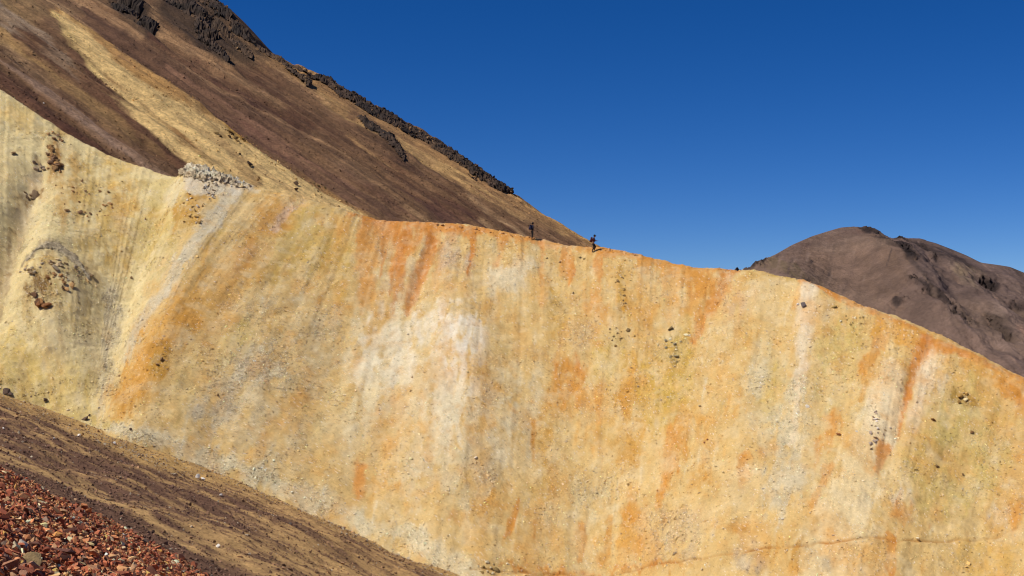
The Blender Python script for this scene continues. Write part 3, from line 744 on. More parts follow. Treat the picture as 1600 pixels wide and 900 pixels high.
st([(285, 150, 3), (320, 190, 4), (345, 225, 6), (375, 260, 8), (400, 290, 8)], (176, 142, 92), .8, .6)
st([(78, 28, 4), (112, 75, 5), (150, 120, 4)], (222, 188, 120), .6)
bl(370, 215, 24, 14, 30, (196, 148, 72), .6)
# dark brown scree bands above the yellow patch
bl(330, 40, 60, 30, 40, (96, 74, 54), .8)
st([(140, 20, 10), (210, 70, 18), (300, 125, 20), (400, 190, 20), (500, 255, 18), (620, 330, 16)], (102, 74, 56), .9, .6)
st([(290, 150, 5), (400, 205, 5), (500, 270, 5), (590, 330, 5)], (118, 84, 66), .5, .7)
st([(100, -20, 5), (133, 0, 4), (213, 53, 4), (287, 100, 4), (400, 168, 3), (470, 205, 2), (540, 238, 1.6)], (176, 136, 96), .85, .6)
st([(260, 100, 3), (340, 155, 5), (450, 225, 5), (560, 290, 4)], (136, 100, 76), .6, .6)
st([(190, -30, 9), (222, 10, 7), (250, 48, 7), (333, 108, 5), (400, 145, 4), (470, 185, 3)], (158, 122, 86), .85, .6)
st([(230, 62, 7), (300, 100, 7), (400, 160, 8), (480, 200, 10)], (88, 60, 46), .7, .6)
st([(380, 100, 16), (460, 165, 16), (540, 215, 16), (640, 285, 18), (740, 335, 14)], (102, 72, 52), .7, .6)
st([(560, 200, 6), (600, 225, 8), (640, 262, 5)], (84, 62, 46), .75, .6)
st([(545, 210, 4), (590, 245, 4), (625, 268, 2)], (164, 126, 84), .7, .6)
st([(330, 40, 10), (400, 84, 12), (441, 98, 14), (503, 140, 15), (573, 182, 15), (640, 222, 13), (720, 272, 13), (811, 325, 12), (935, 386, 11), (1050, 450, 14)], (168, 128, 82), .8, .6)
st([(470, 135, 4), (560, 195, 5), (680, 262, 4), (800, 335, 4), (880, 372, 4)], (196, 156, 100), .6, .7)
st([(800, 310, 4), (870, 350, 5), (930, 385, 4)], (190, 148, 92), .8, .6)
st([(740, 290, 6), (830, 350, 4), (900, 385, 3)], (128, 94, 66), .5, .7)
bl(700, 335, 100, 14, 28, (98, 68, 54), .6)
po([(160, -20), (215, -20), (250, 50), (228, 54), (182, 32)], (66, 52, 42), .85, 9)
po([(225, -20), (320, -25), (420, 95), (366, 104), (340, 96), (290, 60), (250, 30)], (84, 66, 50), .8, 12)
po([(235, -20), (325, -20), (362, 90), (340, 96), (290, 60), (255, 40)], (74, 58, 46), .7, 9)
wxf = fbm(across * .25, along * .02, 7, 4, 71); wyf = fbm(across * .8, along * .05, 8, 3, 72)
CF, _ = cf.sample(gx + wxf * 10 + wyf * 4, gy - wxf * 5 + wyf * 7)
sf = fbm(across * .5, along * .02, 3, 5, 73, gain=.65)
CF = CF * (1 + .24 * sf)[..., None]
m = (sstep(.15, .6, fbm(across * .9, along * .03, 4, 4, 74)) * .35)[..., None]
CF = CF * (1 - m) + lin((162, 124, 86)) * m
CF = CF * (1 + .28 * fbm(PF[..., 0] * 1.1, PF[..., 1] * 1.1, PF[..., 2] * 1.1, 3, 75, gain=.85))[..., None]
ALB_FLANK = 0.92
K2 = np.linspace(0, 1, 24)[1:][::-1] ** 1.6 * 160
backf = []
for k in K2:
    q = PF[0] + np.array([.45, .9, 0]) * k
    q[:, 2] -= .55 * k * k / (k + 6)
    backf.append(q)
PFF = np.concatenate([np.array(backf), PF]); nb2 = len(K2)
CFF = np.concatenate([np.repeat(CF[:1], nb2, 0), CF]) * ALB_FLANK
FLF = np.stack([PFF @ Strk * .5, PFF @ Fdir * .025, 0 * PFF[..., 0]], -1)
me = make_mesh("mountain_flank", PFF.reshape(-1, 3), grid_faces(*PFF.shape[:2]), 4,
               {'tint': ('FLOAT_COLOR', CFF.reshape(-1, 3)), 'flow': ('FLOAT_VECTOR', FLF.reshape(-1, 3))})
flank = tag(link(me, "mountain_flank", M_flank), "steep brown scree mountainside with yellow and tan stripes", "mountain", kind="structure")
flank_N = normals_grid(PF)

# ================================================================== DISTANT MOUNTAIN (right)
SIM = [(900, 560), (1000, 500), (1080, 456), (1120, 436), (1150, 422), (1169, 414), (1180, 408), (1191, 406), (1211, 398), (1237, 383), (1269, 369), (1295, 361), (1314, 355.5), (1340, 354), (1359, 355),
       (1372, 361), (1388, 370), (1407, 371.5), (1436, 373), (1462, 380), (1488, 390), (1510, 399), (1533, 410.5), (1559, 414), (1578, 417), (1600, 426), (1700, 465), (1850, 540), (2100, 640)]
NC3, NR3 = 760, 300
hx = np.linspace(920, 2080, NC3); hy = gsm(interp(hx, SIM, 1), 1.5)
hS = np.linspace(0, 1, NR3)[:, None]
hbot = np.maximum(hy + 60, 720 + 0 * hx)
ex = hx + 0 * hS; ey = hy * (1 - hS) + hbot * hS
hd0 = 1000.0
inv = (1 / hd0) * (1 + 0.0026 * (ey - 360))
DH = 1 / inv
PH = np.stack([(ex - 800) / FOC * DH, DH, (HOR - ey) / FOC * DH], -1)
hn = np.array([-.12, -.92, .35])
CRAGS3 = [[(1346, 359, 3), (1360, 364, 6), (1372, 369, 4)], [(1362, 390, 4), (1382, 398, 7), (1396, 406, 5)], [(1408, 462, 2), (1435, 482, 4), (1460, 500, 4), (1477, 509, 2)],
          [(1528, 520, 5), (1548, 540, 12), (1566, 562, 7)], [(1576, 488, 6), (1596, 500, 10), (1616, 514, 7)], [(1398, 373, 3), (1414, 379, 4)], [(1530, 447, 4), (1550, 455, 5)],
          [(1376, 380, 4), (1400, 400, 7), (1412, 430, 5)], [(1152, 420, 3), (1175, 412, 4), (1194, 407, 4)], [(1392, 486, 2.5), (1400, 491, 3)], [(1480, 515, 4), (1510, 530, 5)], [(1440, 385, 4), (1450, 400, 6), (1452, 420, 4)]]
spur = [(1355, 356, .6), (1385, 395, 1), (1415, 450, 1), (1450, 500, 1), (1520, 560, 1), (1580, 620, 1)]
rh = 26 * gline(ex, ey, spur, 34) + 14 * gline(ex, ey, [(1440, 376, .5), (1480, 430, 1), (1540, 500, 1), (1620, 580, .7)], 26)
rh -= 10 * gline(ex, ey, [(1430, 385, .4), (1450, 430, 1), (1490, 490, 1), (1540, 560, .6)], 14)
rh += 10 * gline(ex, ey, [(1235, 390, .4), (1225, 440, 1), (1215, 500, 1)], 26)
rh += 12 * gline(ex, ey, [(1560, 420, .5), (1590, 470, 1), (1640, 540, 1)], 18)
rh += fbm(PH[..., 0] * .012, PH[..., 2] * .012, PH[..., 1] * .006, 6, 81, gain=.58) * 15 * sstep(0, 40, ey - hy)
rgh = sstep(1370, 1420, ex - (ey - 380) * .45)
rh += rgh * np.abs(fbm(PH[..., 0] * .03, PH[..., 2] * .02, 0, 5, 82, gain=.6)) * 12 * sstep(0, 25, ey - hy)
rh += fbm(PH[..., 0] * .09, PH[..., 2] * .07, 1, 5, 83, gain=.68) * (1.6 + 3.4 * rgh)
rh = np.minimum(rh * sstep(-4, 40, ey - hy), (ey - hy) * .9 + .5)
PH = PH + hn * rh[..., None]
cg = sum(gline(ex, ey, [(a, b, 1) for a, b, w in c], 6) for c in CRAGS3)
PH = PH + hn * (np.clip(cg, 0, 1) * fbm(PH[..., 0] * .16, PH[..., 2] * .13, 0, 4, 84, gain=.65) * 16)[..., None]
c3 = Chart(900, 330, 2100, 760, (128, 104, 90), lambda x, y: (x - .5 * y, y), (.10, .035))
st, bl, po = c3.stroke, c3.blob, c3.poly
po([(1362, 350), (1400, 420), (1420, 480), (1500, 540), (1600, 640), (2100, 760), (2100, 330)], (114, 94, 85), .9, 8)  # dimmer light right of the spur, painted as a darker colour
po([(1240, 400), (1360, 380), (1410, 440), (1405, 500), (1340, 480), (1250, 440)], (132, 106, 88), .8, 20)
st([(1195, 410, 12), (1230, 432, 12), (1280, 455, 8)], (124, 104, 78), .7)
bl(1497, 450, 26, 8, 50, (158, 134, 108), .7); bl(1545, 480, 18, 7, 70, (142, 116, 100), .7); bl(1545, 510, 8, 26, -10, (138, 116, 104), .6); bl(1590, 550, 20, 14, 40, (150, 116, 98), .5)
bl(1510, 435, 20, 12, 0, (140, 118, 94), .6); bl(1425, 395, 20, 8, 30, (134, 108, 90), .5)
bl(1450, 395, 14, 6, 45, (98, 80, 72), .6); bl(1300, 375, 50, 7, -12, (108, 84, 72), .6)
for c in CRAGS3: st([(a, b, w * 1.15) for a, b, w in c], (58, 48, 45), .95, .9)
for i in range(260):
    x = rs.uniform(1170, 1640); y = rs.uniform(365, 600); l = rs.uniform(10, 50); w0 = rs.uniform(.6, 2.6); d_ = .75 if x > 1380 + (y - 380) * .45 else -.3
    st([(x, y, w0), (x + l * d_, y + l, w0 * .5)], [(150, 124, 106), (92, 76, 68), (106, 86, 76), (138, 112, 96)][rs.integers(4)], rs.uniform(.25, .55), .8)
wxx = fbm(PH[..., 0] * .02, PH[..., 2] * .02, 0, 4, 85)
CH, _ = c3.sample(ex + wxx * 5, ey + wxx * 4)
CH = CH * (1 + (.22 + .16 * rgh) * fbm(PH[..., 0] * .10, PH[..., 2] * .07, 0, 5, 86, gain=.7))[..., None]
pat = sstep(.16, .42, fbm(PH[..., 0] * .035, PH[..., 2] * .035, 3, 5, 88, gain=.62) + .12 * rgh - .10) * (.35 + .5 * rgh) * sstep(0, 14, ey - hy)
CH = CH * (1 - pat[..., None]) + lin((66, 54, 50)) * pat[..., None]
pat = sstep(.2, .5, fbm(PH[..., 0] * .02, PH[..., 2] * .03, 8, 4, 89)) * .35
CH = CH * (1 - pat[..., None]) + lin((150, 124, 104)) * pat[..., None]
fallx = (ex - (ey - 355) * np.where(ex > 1380, .7, -.35))
CH = CH * (1 + .16 * fbm(fallx * .09, ey * .006, 0, 4, 87))[..., None]
ALB_FAR = 0.78
K3 = np.linspace(0, 1, 14)[1:][::-1] ** 1.5 * 600
bk = []
for k in K3:
    q = PH[0] + np.array([0, 1, 0]) * k
    q[:, 2] -= .5 * k * k / (k + 20); bk.append(q)
PHH = np.concatenate([np.array(bk), PH])
CHH = np.concatenate([np.repeat(CH[:1], len(K3), 0), CH]) * ALB_FAR
me = make_mesh("distant_mountain", PHH.reshape(-1, 3), grid_faces(*PHH.shape[:2]), 4,
               {'tint': ('FLOAT_COLOR', CHH.reshape(-1, 3)), 'flow': ('FLOAT_VECTOR', (PHH * np.array([.05, .05, .01])).reshape(-1, 3))})
farm = tag(link(me, "distant_mountain", M_far), "dark purplish brown peak far beyond the right end of the ridge", "mountain", kind="structure")

# ground sheet out to the horizon, far below
gs = 30000
me = make_mesh("ground", np.array([[-gs, -gs, -90], [gs, -gs, -90], [gs, gs, -90], [-gs, gs, -90.]]), np.array([[0, 1, 2, 3]]), 4,
               {'tint': ('FLOAT_COLOR', np.tile(lin((130, 104, 78)), (4, 1))), 'flow': ('FLOAT_VECTOR', np.zeros((4, 3)))})
tag(link(me, "ground", M_near), "brown valley floor far below the slopes", "ground", kind="structure")

# ================================================================== ray casting onto the slopes
def bvh(P):
    return BVHTree.FromPolygons([tuple(p) for p in P.reshape(-1, 3)], grid_faces(*P.shape[:2]).tolist())
BV_R = bvh(P[::2, ::2]); BV_F = bvh(PF[::2, ::2]); BV_H = bvh(PH[::2, ::2])
sub = PN[60:, 40:700]; BV_N = bvh(sub[::2, ::2])
def hit(tree, px, py):
    r = Vector(((px - 800) / FOC, 1, (HOR - py) / FOC)).normalized()
    loc, n, i, d = tree.ray_cast(Vector((0, 0, 0)), r)
    if loc is not None and n.z < 0: n = -n
    return loc, n

# ================================================================== GRAVEL (uncountable)
def choose(weights, n):
    p = weights.ravel().astype(float); p = np.clip(p, 0, None); p /= p.sum()
    return rng.choice(p.size, n, p=p)

# --- on the ridge
inframe = (QX[nb:] > -40) & (QX[nb:] < 1640) & (QY[nb:] < 930)
area = np.linalg.norm(np.cross(np.gradient(P, axis=1), np.gradient(P, axis=0)), axis=-1)
clump = sstep(-.25, .5, fbm(P[..., 0] * .35, P[..., 1] * .35, P[..., 2] * .35, 4, 31)) + .15
wgt = area * np.clip(ROCK, .25, 3.5) ** 1.5 * clump * inframe
idx = choose(wgt, 130000)
pos = P.reshape(-1, 3)[idx] + rng.normal(size=(len(idx), 3)) * .06 * np.array([1, .3, .3])
nr = ridge_N.reshape(-1, 3)[idx]
size = np.clip(rng.lognormal(math.log(.043), .42, len(idx)), .02, .18)
base = C.reshape(-1, 3)[idx] * ALB_RIDGE
jit = rng.lognormal(.20, .26, len(idx))[:, None]
pale = (rng.random(len(idx)) < .3)[:, None]
tint = np.clip(base * jit * .95 * (1 - .4 * pale) + lin((224, 214, 196)) * .8 * .4 * pale, .01, .78)
tag(scatter("gravel", pos + nr * size[:, None] * .05, size, tint, CHIP, M_stone, tilt=.35, nrm=nr), "loose pale gravel strewn over the ochre ridge face", "gravel", kind="stuff")

# --- on the brown near slope
vis = (UU > -.47) & (UU < .02) & (YY > 44) & (YY < 112) & (~isred)
areaN = np.linalg.norm(np.cross(np.gradient(PN, axis=1), np.gradient(PN, axis=0)), axis=-1)
wgt = areaN * vis * (1.6 - 1.25 * bright[..., 0])
idx = choose(wgt, 50000)
pos = PN.reshape(-1, 3)[idx] + rng.normal(size=(len(idx), 3)) * .05 * np.array([1, 1, .2])
nr = near_N.reshape(-1, 3)[idx]
size = np.clip(rng.lognormal(math.log(.045), .45, len(idx)), .015, .2)
base = CN.reshape(-1, 3)[idx] * ALB_NEAR
dk = lin((104, 78, 64)) * ALB_NEAR
r_ = rng.random(len(idx))[:, None]
tint = (base * .35 + dk * .65) * rng.lognormal(.05, .28, len(idx))[:, None]
nt_ = near_toe.reshape(-1)[idx][:, None]
tint = np.where((r_ < .04 + .45 * nt_), lin((210, 190, 160)) * .7, tint)
tag(scatter("gravel", pos + nr * size[:, None] * .2, size, np.clip(tint, .01, .75), GRIT, M_stone), "dark brown gravel lying in bands on the near slope", "gravel", kind="stuff")

# --- on the flank: coarse dots
wgt = (gy > fy + 3) * (gx > -30) * (gx < 960) * (.4 + sstep(-.1, .5, fbm(PF[..., 0] * .1, PF[..., 1] * .1, PF[..., 2] * .1, 4, 33)))
idx = choose(wgt, 26000)
pos = PF.reshape(-1, 3)[idx] + rng.normal(size=(len(idx), 3)) * .2
size = np.clip(rng.lognormal(math.log(.10), .40, len(idx)), .05, .5)
tint = CF.reshape(-1, 3)[idx] * ALB_FLANK * rng.lognormal(-.1, .3, len(idx))[:, None]
tag(scatter("gravel", pos, size, np.clip(tint, .01, .7), GRIT, M_stone), "coarse brown rubble on the mountainside scree", "gravel", kind="stuff")

# --- red scree in the foreground corner: a deep bed of angular shards
visr = isred & (UU > -.46) & (UU < -.16) & (YY > 9.5) & (YY < 33) & (UU * 1 < -.2 + .0 * YY + .02)
cells = areaN * visr
def red_tint(n, s):
    pal = lin(np.array([(164, 94, 64), (186, 122, 80), (136, 76, 54), (106, 70, 54), (208, 158, 108), (168, 128, 92), (226, 196, 152), (128, 104, 86), (210, 146, 78)]))
    k = rng.choice(len(pal), n, p=[.26, .20, .18, .11, .08, .07, .03, .04, .03])
    return np.clip(pal[k] * rng.lognormal(0, .22, n)[:, None] * 1.12, .01, .7)
def bed(n, smin, med, sig, smax, lift, w=None):
    idx = choose(cells if w is None else cells * w, n)
    pos = PN.reshape(-1, 3)[idx] + np.c_[rng.uniform(-.08, .08, (n, 2)), np.zeros(n)]
    size = np.clip(rng.lognormal(math.log(med), sig, n), smin, smax)
    nr = near_N.reshape(-1, 3)[idx]
    return pos + nr * (size * lift + rng.uniform(0, .05, n))[:, None], size, nr
p_, s_, n_ = bed(24000, .012, .030, .35, .07, .1)
tag(scatter("gravel", p_, s_, red_tint(len(p_), s_), GRIT, M_stone), "small chips filling the gaps of the red scree", "gravel", kind="stuff")
p_, s_, n_ = bed(19000, .03, .050, .36, .15, .3)
order = np.argsort(-s_ / p_[:, 1])
allp, alls, alln = p_, s_, n_
tn = red_tint(len(p_), s_)
KEEP = 300                        # the ones that show largest are rocks of their own
rest = order[KEEP:]
tag(scatter("scree_rocks", p_[rest], s_[rest], tn[rest], SHARD, M_stone, tilt=.45, nrm=n_[rest]), "angular red brown scree rocks in the near left corner", "scree", kind="stuff")

# ================================================================== SINGLE ROCKS
def variant_mesh(name, V, F, col, mat, subdiv=False):
    me = make_mesh(name, V, F, 3, {'tint': ('FLOAT_COLOR', np.tile(np.asarray(col), (len(V), 1)))}, False)
    me.materials.append(mat)
    return me
RED_MESH = []
palr = [(176, 108, 76), (190, 124, 86), (146, 86, 62), (112, 74, 60), (204, 148, 104), (166, 120, 92), (128, 100, 86)]
paln = ["terracotta red", "light red", "deep rust brown", "dark chocolate brown", "tan", "dusty brown", "grey brown"]
for i, (V, F) in enumerate(SHARD):
    RED_MESH.append(variant_mesh("scree_rock", V, F, lin(palr[i % len(palr)]) * 1.08, M_stone))
R = rand_rot(KEEP, .5, alln[order[:KEEP]])
for j, i in enumerate(order[:KEEP]):
    o = bpy.data.objects.new("scree_rock", RED_MESH[j % len(RED_MESH)])
    COL.objects.link(o)
    m4 = Matrix(R[j].tolist()).to_4x4()
    s = float(alls[i])
    o.matrix_world = Matrix.Translation(Vector(allp[i])) @ m4 @ Matrix.Scale(s, 4)
    k_ = paln[j % len(RED_MESH) % len(palr)]
    tag(o, "large angular %s rock in the scree of the near left corner" % k_, "rock", "larger %s rocks of the near red scree" % k_)

def place_rock(tree, px, py, size, col, label, group=None, variants=BLOCK, name="boulder", sink=.15, flat=1.0, cat="rock"):
    loc, n = hit(tree, px, py)
    if loc is None: return None
    V, F = variants[random.randrange(len(variants))]
    V = V * np.array([1, 1, flat])
    me = variant_mesh(name, V, F, np.clip(lin(col) * (2.0 if tree is BV_R and max(col) < 150 else 1.0), 0, .8), M_stone)
    o = bpy.data.objects.new(name, me); COL.objects.link(o)
    rot = Matrix(rand_rot(1, .35, np.array([n[:]]))[0].tolist()).to_4x4()
    o.matrix_world = Matrix.Translation(loc + n * size * (.5 - sink)) @ rot @ Matrix.Scale(size, 4)
    return tag(o, label, cat, group)

# pale pointed shard etc. in the red scree
for (px, py, s, col, lab) in [
    (28, 858, .11, (228, 214, 190), "pale pointed white shard standing up in the near red scree"),
    (22, 866, .10, (196, 176, 140), "grey tan slab beside the pale pointed shard in the near red scree"),
    (118, 783, .13, (222, 176, 130), "pale tan slab at the upper rim of the near red scree"),
    (83, 823, .09, (226, 170, 120), "small pale pinkish stone in the middle of the near red scree"),
    (80, 846, .10, (232, 160, 92), "orange tan shard low in the near red scree"),
    (132, 815, .09, (220, 176, 132), "pale stone right of centre in the near red scree"),
    (46, 890, .15, (168, 140, 96), "broad olive slab at the bottom edge of the near red scree"),
    (34, 786, .13, (206, 140, 90), "broad orange slab near the left edge of the red scree"),
    (188, 895, .10, (230, 168, 112), "orange pointed shard on the bottom edge of the red scree"),
    (146, 893, .09, (222, 178, 138), "pale pinkish flake on the bottom edge of the red scree")]:
    place_rock(BV_N, px, py, s, np.array(col) * .9, lab, None, SHARD, "scree_rock", -.2)

# white stones on the brown slope
for (px, py, s, lab) in [(123, 682, .22, "lone white stone in the upper part of the brown gravel slope"),
                         (308, 747, .30, "largest white stone of the pair at the edge of the brown slope"),
                         (316, 750, .24, "smaller white stone of the pair at the edge of the brown slope"),
                         (178, 694, .20, "white stone on the upper edge of the brown gravel slope"),
                         (84, 686, .13, "small white stone left of the lone white stone on the brown slope"),
                         (345, 775, .20, "flat white stone below the white pair on the ochre bands"),
                         (340, 855, .16, "small pale stone low on the brown gravel slope"),
                         (5, 671, .17, "white stone at the left edge of the brown gravel slope")]:
    place_rock(BV_N, px, py, s * .8, (222, 214, 200), lab, None, BLOCK, "stone", 0)
for (px, py, s) in [(10, 614, .35), (70, 626, .28), (134, 656, .32), (140, 650, .2), (204, 672, .2), (16, 617, .26)]:
    place_rock(BV_R, px, py, s, (70, 56, 46), "dark rock along the foot of the pale hill at the left", "dark rocks along the foot of the pale hill", BLOCK, "boulder", .1, .7)

# outcrop of white blocks at the notch
def cluster(tree, pts, n, smin, smax, cols, label, group, name="boulder", flat=.8, variants=BLOCK, spread=6):
    P_ = np.array(pts, float)
    for _ in range(n):
        i = random.randrange(len(P_) - 1); t = random.random()
        q = P_[i] * (1 - t) + P_[i + 1] * t + np.array([random.gauss(0, spread), random.gauss(0, spread * .6)])
        s = smin + (smax - smin) * random.random() ** 2
        place_rock(tree, q[0], q[1], s, cols[random.randrange(len(cols))], label, group, variants, name, .2, flat)
WH = [(204, 194, 174), (184, 172, 150), (218, 206, 182), (150, 132, 108), (196, 180, 146), (206, 182, 136), (116, 98, 76), (198, 188, 170)]
cluster(BV_R, [(288, 268), (300, 262), (325, 268), (350, 278), (375, 288)], 90, .10, .42, WH, "angular pale grey block heaped on the white outcrop at the ridge notch", "blocks of the white outcrop", "block", .9, ANG, 7)
cluster(BV_R, [(318, 275), (326, 292), (333, 310)], 40, .10, .36, WH, "angular pale grey block heaped on the white outcrop at the ridge notch", "blocks of the white outcrop", "block", .9, ANG, 5)
cluster(BV_R, [(330, 285), (395, 292)], 30, .12, .35, WH, "angular pale grey block heaped on the white outcrop at the ridge notch", "blocks of the white outcrop", "block", .9, ANG, 5)
cluster(BV_R, [(300, 310), (310, 330), (295, 345)], 26, .10, .28, [(150, 120, 70), (196, 160, 100), (220, 205, 180)], "small ochre stone scattered below the white outcrop", "stones below the white outcrop", "stone", .8, BLOCK, 10)
# dark rocks poking out of the pale hill
BRN = [(104, 76, 46), (126, 94, 58), (88, 66, 46), (142, 110, 70)]
cluster(BV_R, [(78, 212), (92, 218)], 9, .2, .5, BRN, "brown rock in the topmost patch on the pale left hill", "brown rocks of the topmost patch", "boulder", .5, BLOCK, 6)
cluster(BV_R, [(80, 240), (84, 252), (90, 265)], 24, .2, .7, BRN, "dark brown rock in the rusty knot high on the pale left hill", "brown rocks of the rusty knot", "boulder", .6, BLOCK, 6)
cluster(BV_R, [(40, 305), (55, 310)], 12, .2, .65, [(80, 66, 50), (100, 82, 60)], "grey brown rock in the dark patch beside the left gully", "rocks of the dark patch beside the left gully", "boulder", .6, BLOCK, 5)
cluster(BV_R, [(60, 262), (68, 265)], 6, .15, .4, [(110, 94, 74)], "grey rock left of the rusty knot on the pale hill", "grey rocks left of the rusty knot", "boulder", .6, BLOCK, 5)
cluster(BV_R, [(52, 462), (64, 475), (72, 478)], 14, .2, .7, [(92, 60, 34), (76, 54, 36), (110, 78, 44)], "dark rusty rock in the hollow of the left hump", "rusty rocks of the left hump", "boulder", .7, BLOCK, 4)
cluster(BV_R, [(40, 425), (65, 412), (95, 412), (125, 428), (145, 448)], 44, .12, .42, [(120, 106, 84), (146, 126, 92), (98, 80, 56)], "grey stone on the rim of the left hump", "stones on the rim of the left hump", "stone", .6, BLOCK, 6)
cluster(BV_R, [(75, 430), (105, 440), (110, 455)], 20, .12, .35, BRN, "brown stone just below the rim of the left hump", "brown stones of the left hump", "stone", .6, BLOCK, 9)
cluster(BV_R, [(105, 285), (170, 330), (120, 325)], 34, .1, .3, BRN, "small brown stone scattered across the middle of the left hill", "stones scattered over the left hill", "stone", .7, BLOCK, 16)
for (px, py, s, lab) in [(22, 241, .42, "single dark rock near the left edge high on the pale hill"),
                         (128, 284, .3, "single dark stone right of the rusty knot on the pale hill"),
                         (170, 301, .25, "small dark stone on the right side of the pale hill"),
                         (105, 330, .3, "dark round stone in the middle of the pale left hill"),
                         (228, 343, .25, "dark stone on the slope under the ridge notch"),
                         (205, 435, .22, "dark stone on the right bank of the gully"),
                         (252, 562, .3, "olive rock in the middle of the orange tongue"),
                         (246, 570, .22, "smaller olive rock beside the one in the orange tongue"),
                         (340, 618, .22, "dark stone on the grey rubble right of the orange tongue")]:
    place_rock(BV_R, px, py, s, (96, 74, 48), lab, None, BLOCK, "boulder", .1, .6)
# on the main face
for (px, py, s, col, lab) in [
    (1256, 477, .34, (70, 62, 60), "dark flat rock at the head of the pale streak on the right"),
    (1247, 476, .22, (228, 218, 206), "white stone beside the dark flat rock at the head of the pale streak"),
    (1508, 626, .34, (226, 204, 150), "bright cream boulder in the olive knot at the right"),
    (1501, 620, .38, (120, 92, 46), "dark olive boulder in the olive knot at the right"),
    (1498, 629, .24, (100, 76, 40), "small dark stone under the olive knot at the right"),
    (1510, 616, .24, (140, 110, 60), "upper stone of the olive knot at the right"),
    (1458, 657, .26, (84, 60, 34), "dark stone left of and below the olive knot"),
    (1518, 676, .24, (84, 60, 34), "dark stone below the olive knot at the right"),
    (1310, 679, .26, (104, 66, 36), "rust coloured stone on the lower slope left of the pale scar"),
    (1262, 636, .24, (232, 220, 196), "white stone on the rubble left of the pale scar"),
    (1434, 842, .28, (218, 204, 168), "pale boulder sitting on the footpath at the right"),
    (1464, 729, .22, (96, 76, 48), "dark stone midway between the olive knot and the footpath"),
    (1504, 742, .20, (96, 76, 48), "dark flat stone above the right end of the footpath"),
    (1047, 515, .34, (84, 72, 48), "largest dark rock in the middle of the face"),
    (1072, 524, .26, (220, 206, 160), "pale rock right of the largest dark rock in the middle of the face"),
    (1094, 635, .26, (190, 172, 130), "pale rock on the slope under the middle cluster"),
    (896, 458, .24, (70, 60, 48), "dark stone below the red jacketed hiker"),
    (975, 453, .28, (104, 84, 50), "dark rock at the top of the olive streak"),
    (975, 462, .2, (104, 84, 50), "smaller dark rock just under the top of the olive streak"),
    (962, 541, .22, (104, 84, 50), "dark stone at the foot of the olive streak"),
    (855, 404, .18, (100, 84, 64), "small dark stone below the first hiker"),
    (875, 410, .16, (110, 90, 66), "small dark stone between and below the two hikers"),
    (906, 403, .26, (120, 104, 66), "larger olive stone of the pair under the red jacketed hiker"),
    (913, 405, .18, (120, 104, 66), "smaller olive stone of the pair under the red jacketed hiker"),
    (744, 716, .22, (210, 196, 176), "pale stone below the white scar"),
    (644, 590, .16, (130, 104, 76), "small brown stone inside the white scar"),
    (876, 379, .28, (120, 84, 50), "dark rock on the crest between the two hikers"),
    (1101, 692, .16, (96, 60, 40), "upper stone of the small dark pair low in the middle of the face"),
    (1106, 687, .14, (96, 60, 40), "lower stone of the small dark pair low in the middle of the face")]:
    place_rock(BV_R, px, py, s * .85, col, lab, None, BLOCK, "boulder", .15, .65)
cluster(BV_R, [(1050, 535), (1052, 562)], 16, .1, .3, [(150, 140, 110), (110, 96, 66), (214, 200, 160)], "grey olive stone in the knot at the middle of the face", "stones of the middle knot", "stone", .7, BLOCK, 8)
cluster(BV_R, [(955, 515), (965, 530), (990, 512)], 12, .1, .25, [(110, 92, 56), (90, 74, 48)], "olive stone left of the middle knot", "stones left of the middle knot", "stone", .6, BLOCK, 8)
cluster(BV_R, [(970, 430), (976, 480)], 14, .08, .22, [(120, 98, 56), (90, 74, 48)], "small dark stone along the olive streak under the crest", "stones of the olive streak", "stone", .6, BLOCK, 5)
cluster(BV_R, [(1370, 640), (1365, 700)], 22, .1, .24, [(130, 112, 90), (170, 150, 130), (220, 206, 190)], "grey stone on the pale pink scar at the right", "stones of the pale pink scar", "stone", .6, BLOCK, 8)
cluster(BV_R, [(1305, 480), (1340, 505)], 16, .08, .22, [(150, 130, 80), (214, 200, 160), (120, 100, 60)], "small olive stone right of the upper pale streak", "stones right of the upper pale streak", "stone", .6, BLOCK, 8)
cluster(BV_R, [(745, 890), (760, 888), (775, 892)], 22, .08, .25, [(90, 74, 44), (120, 100, 60), (200, 186, 150)], "dark stone at the start of the footpath in the gully mouth", "stones at the start of the footpath", "stone", .7, BLOCK, 7)
cluster(BV_R, [(640, 346), (860, 376), (1000, 399), (1140, 423)], 85, .06, .26, [(170, 118, 70), (200, 150, 96), (110, 80, 50)], "small stone on the crest of the ochre ridge", "stones along the ridge crest", "stone", .6, BLOCK, 1.5)
# dark rocks on the yellow patch of the flank
cluster(BV_F, [(350, 205), (362, 215), (385, 222)], 14, .25, .8, [(120, 96, 54), (96, 74, 46)], "olive rock in the upper patch on the yellow stripe of the mountainside", "rocks on the yellow stripe", "boulder", .6, BLOCK, 6)
cluster(BV_F, [(490, 285), (500, 300)], 9, .2, .5, [(120, 100, 60), (96, 80, 50)], "olive rock at the lower right end of the yellow stripe", "rocks at the lower end of the yellow stripe", "boulder", .6, BLOCK, 5)
for (px, py, s, lab) in [(389, 258, .75, "dark rock in the middle of the yellow stripe on the mountainside"),
                         (462, 288, .5, "upper dark rock of the pair low on the yellow stripe"),
                         (462, 297, .55, "lower dark rock of the pair low on the yellow stripe"),
                         (374, 241, .35, "small dark rock above the one in the middle of the yellow stripe"),
                         (68, 162, .22, "white speck of stone on the dark scree at the far left")]:
    place_rock(BV_F, px, py, s, (220, 214, 200) if 'white' in lab else (84, 64, 44), lab, None, BLOCK, "boulder", .1, .7)

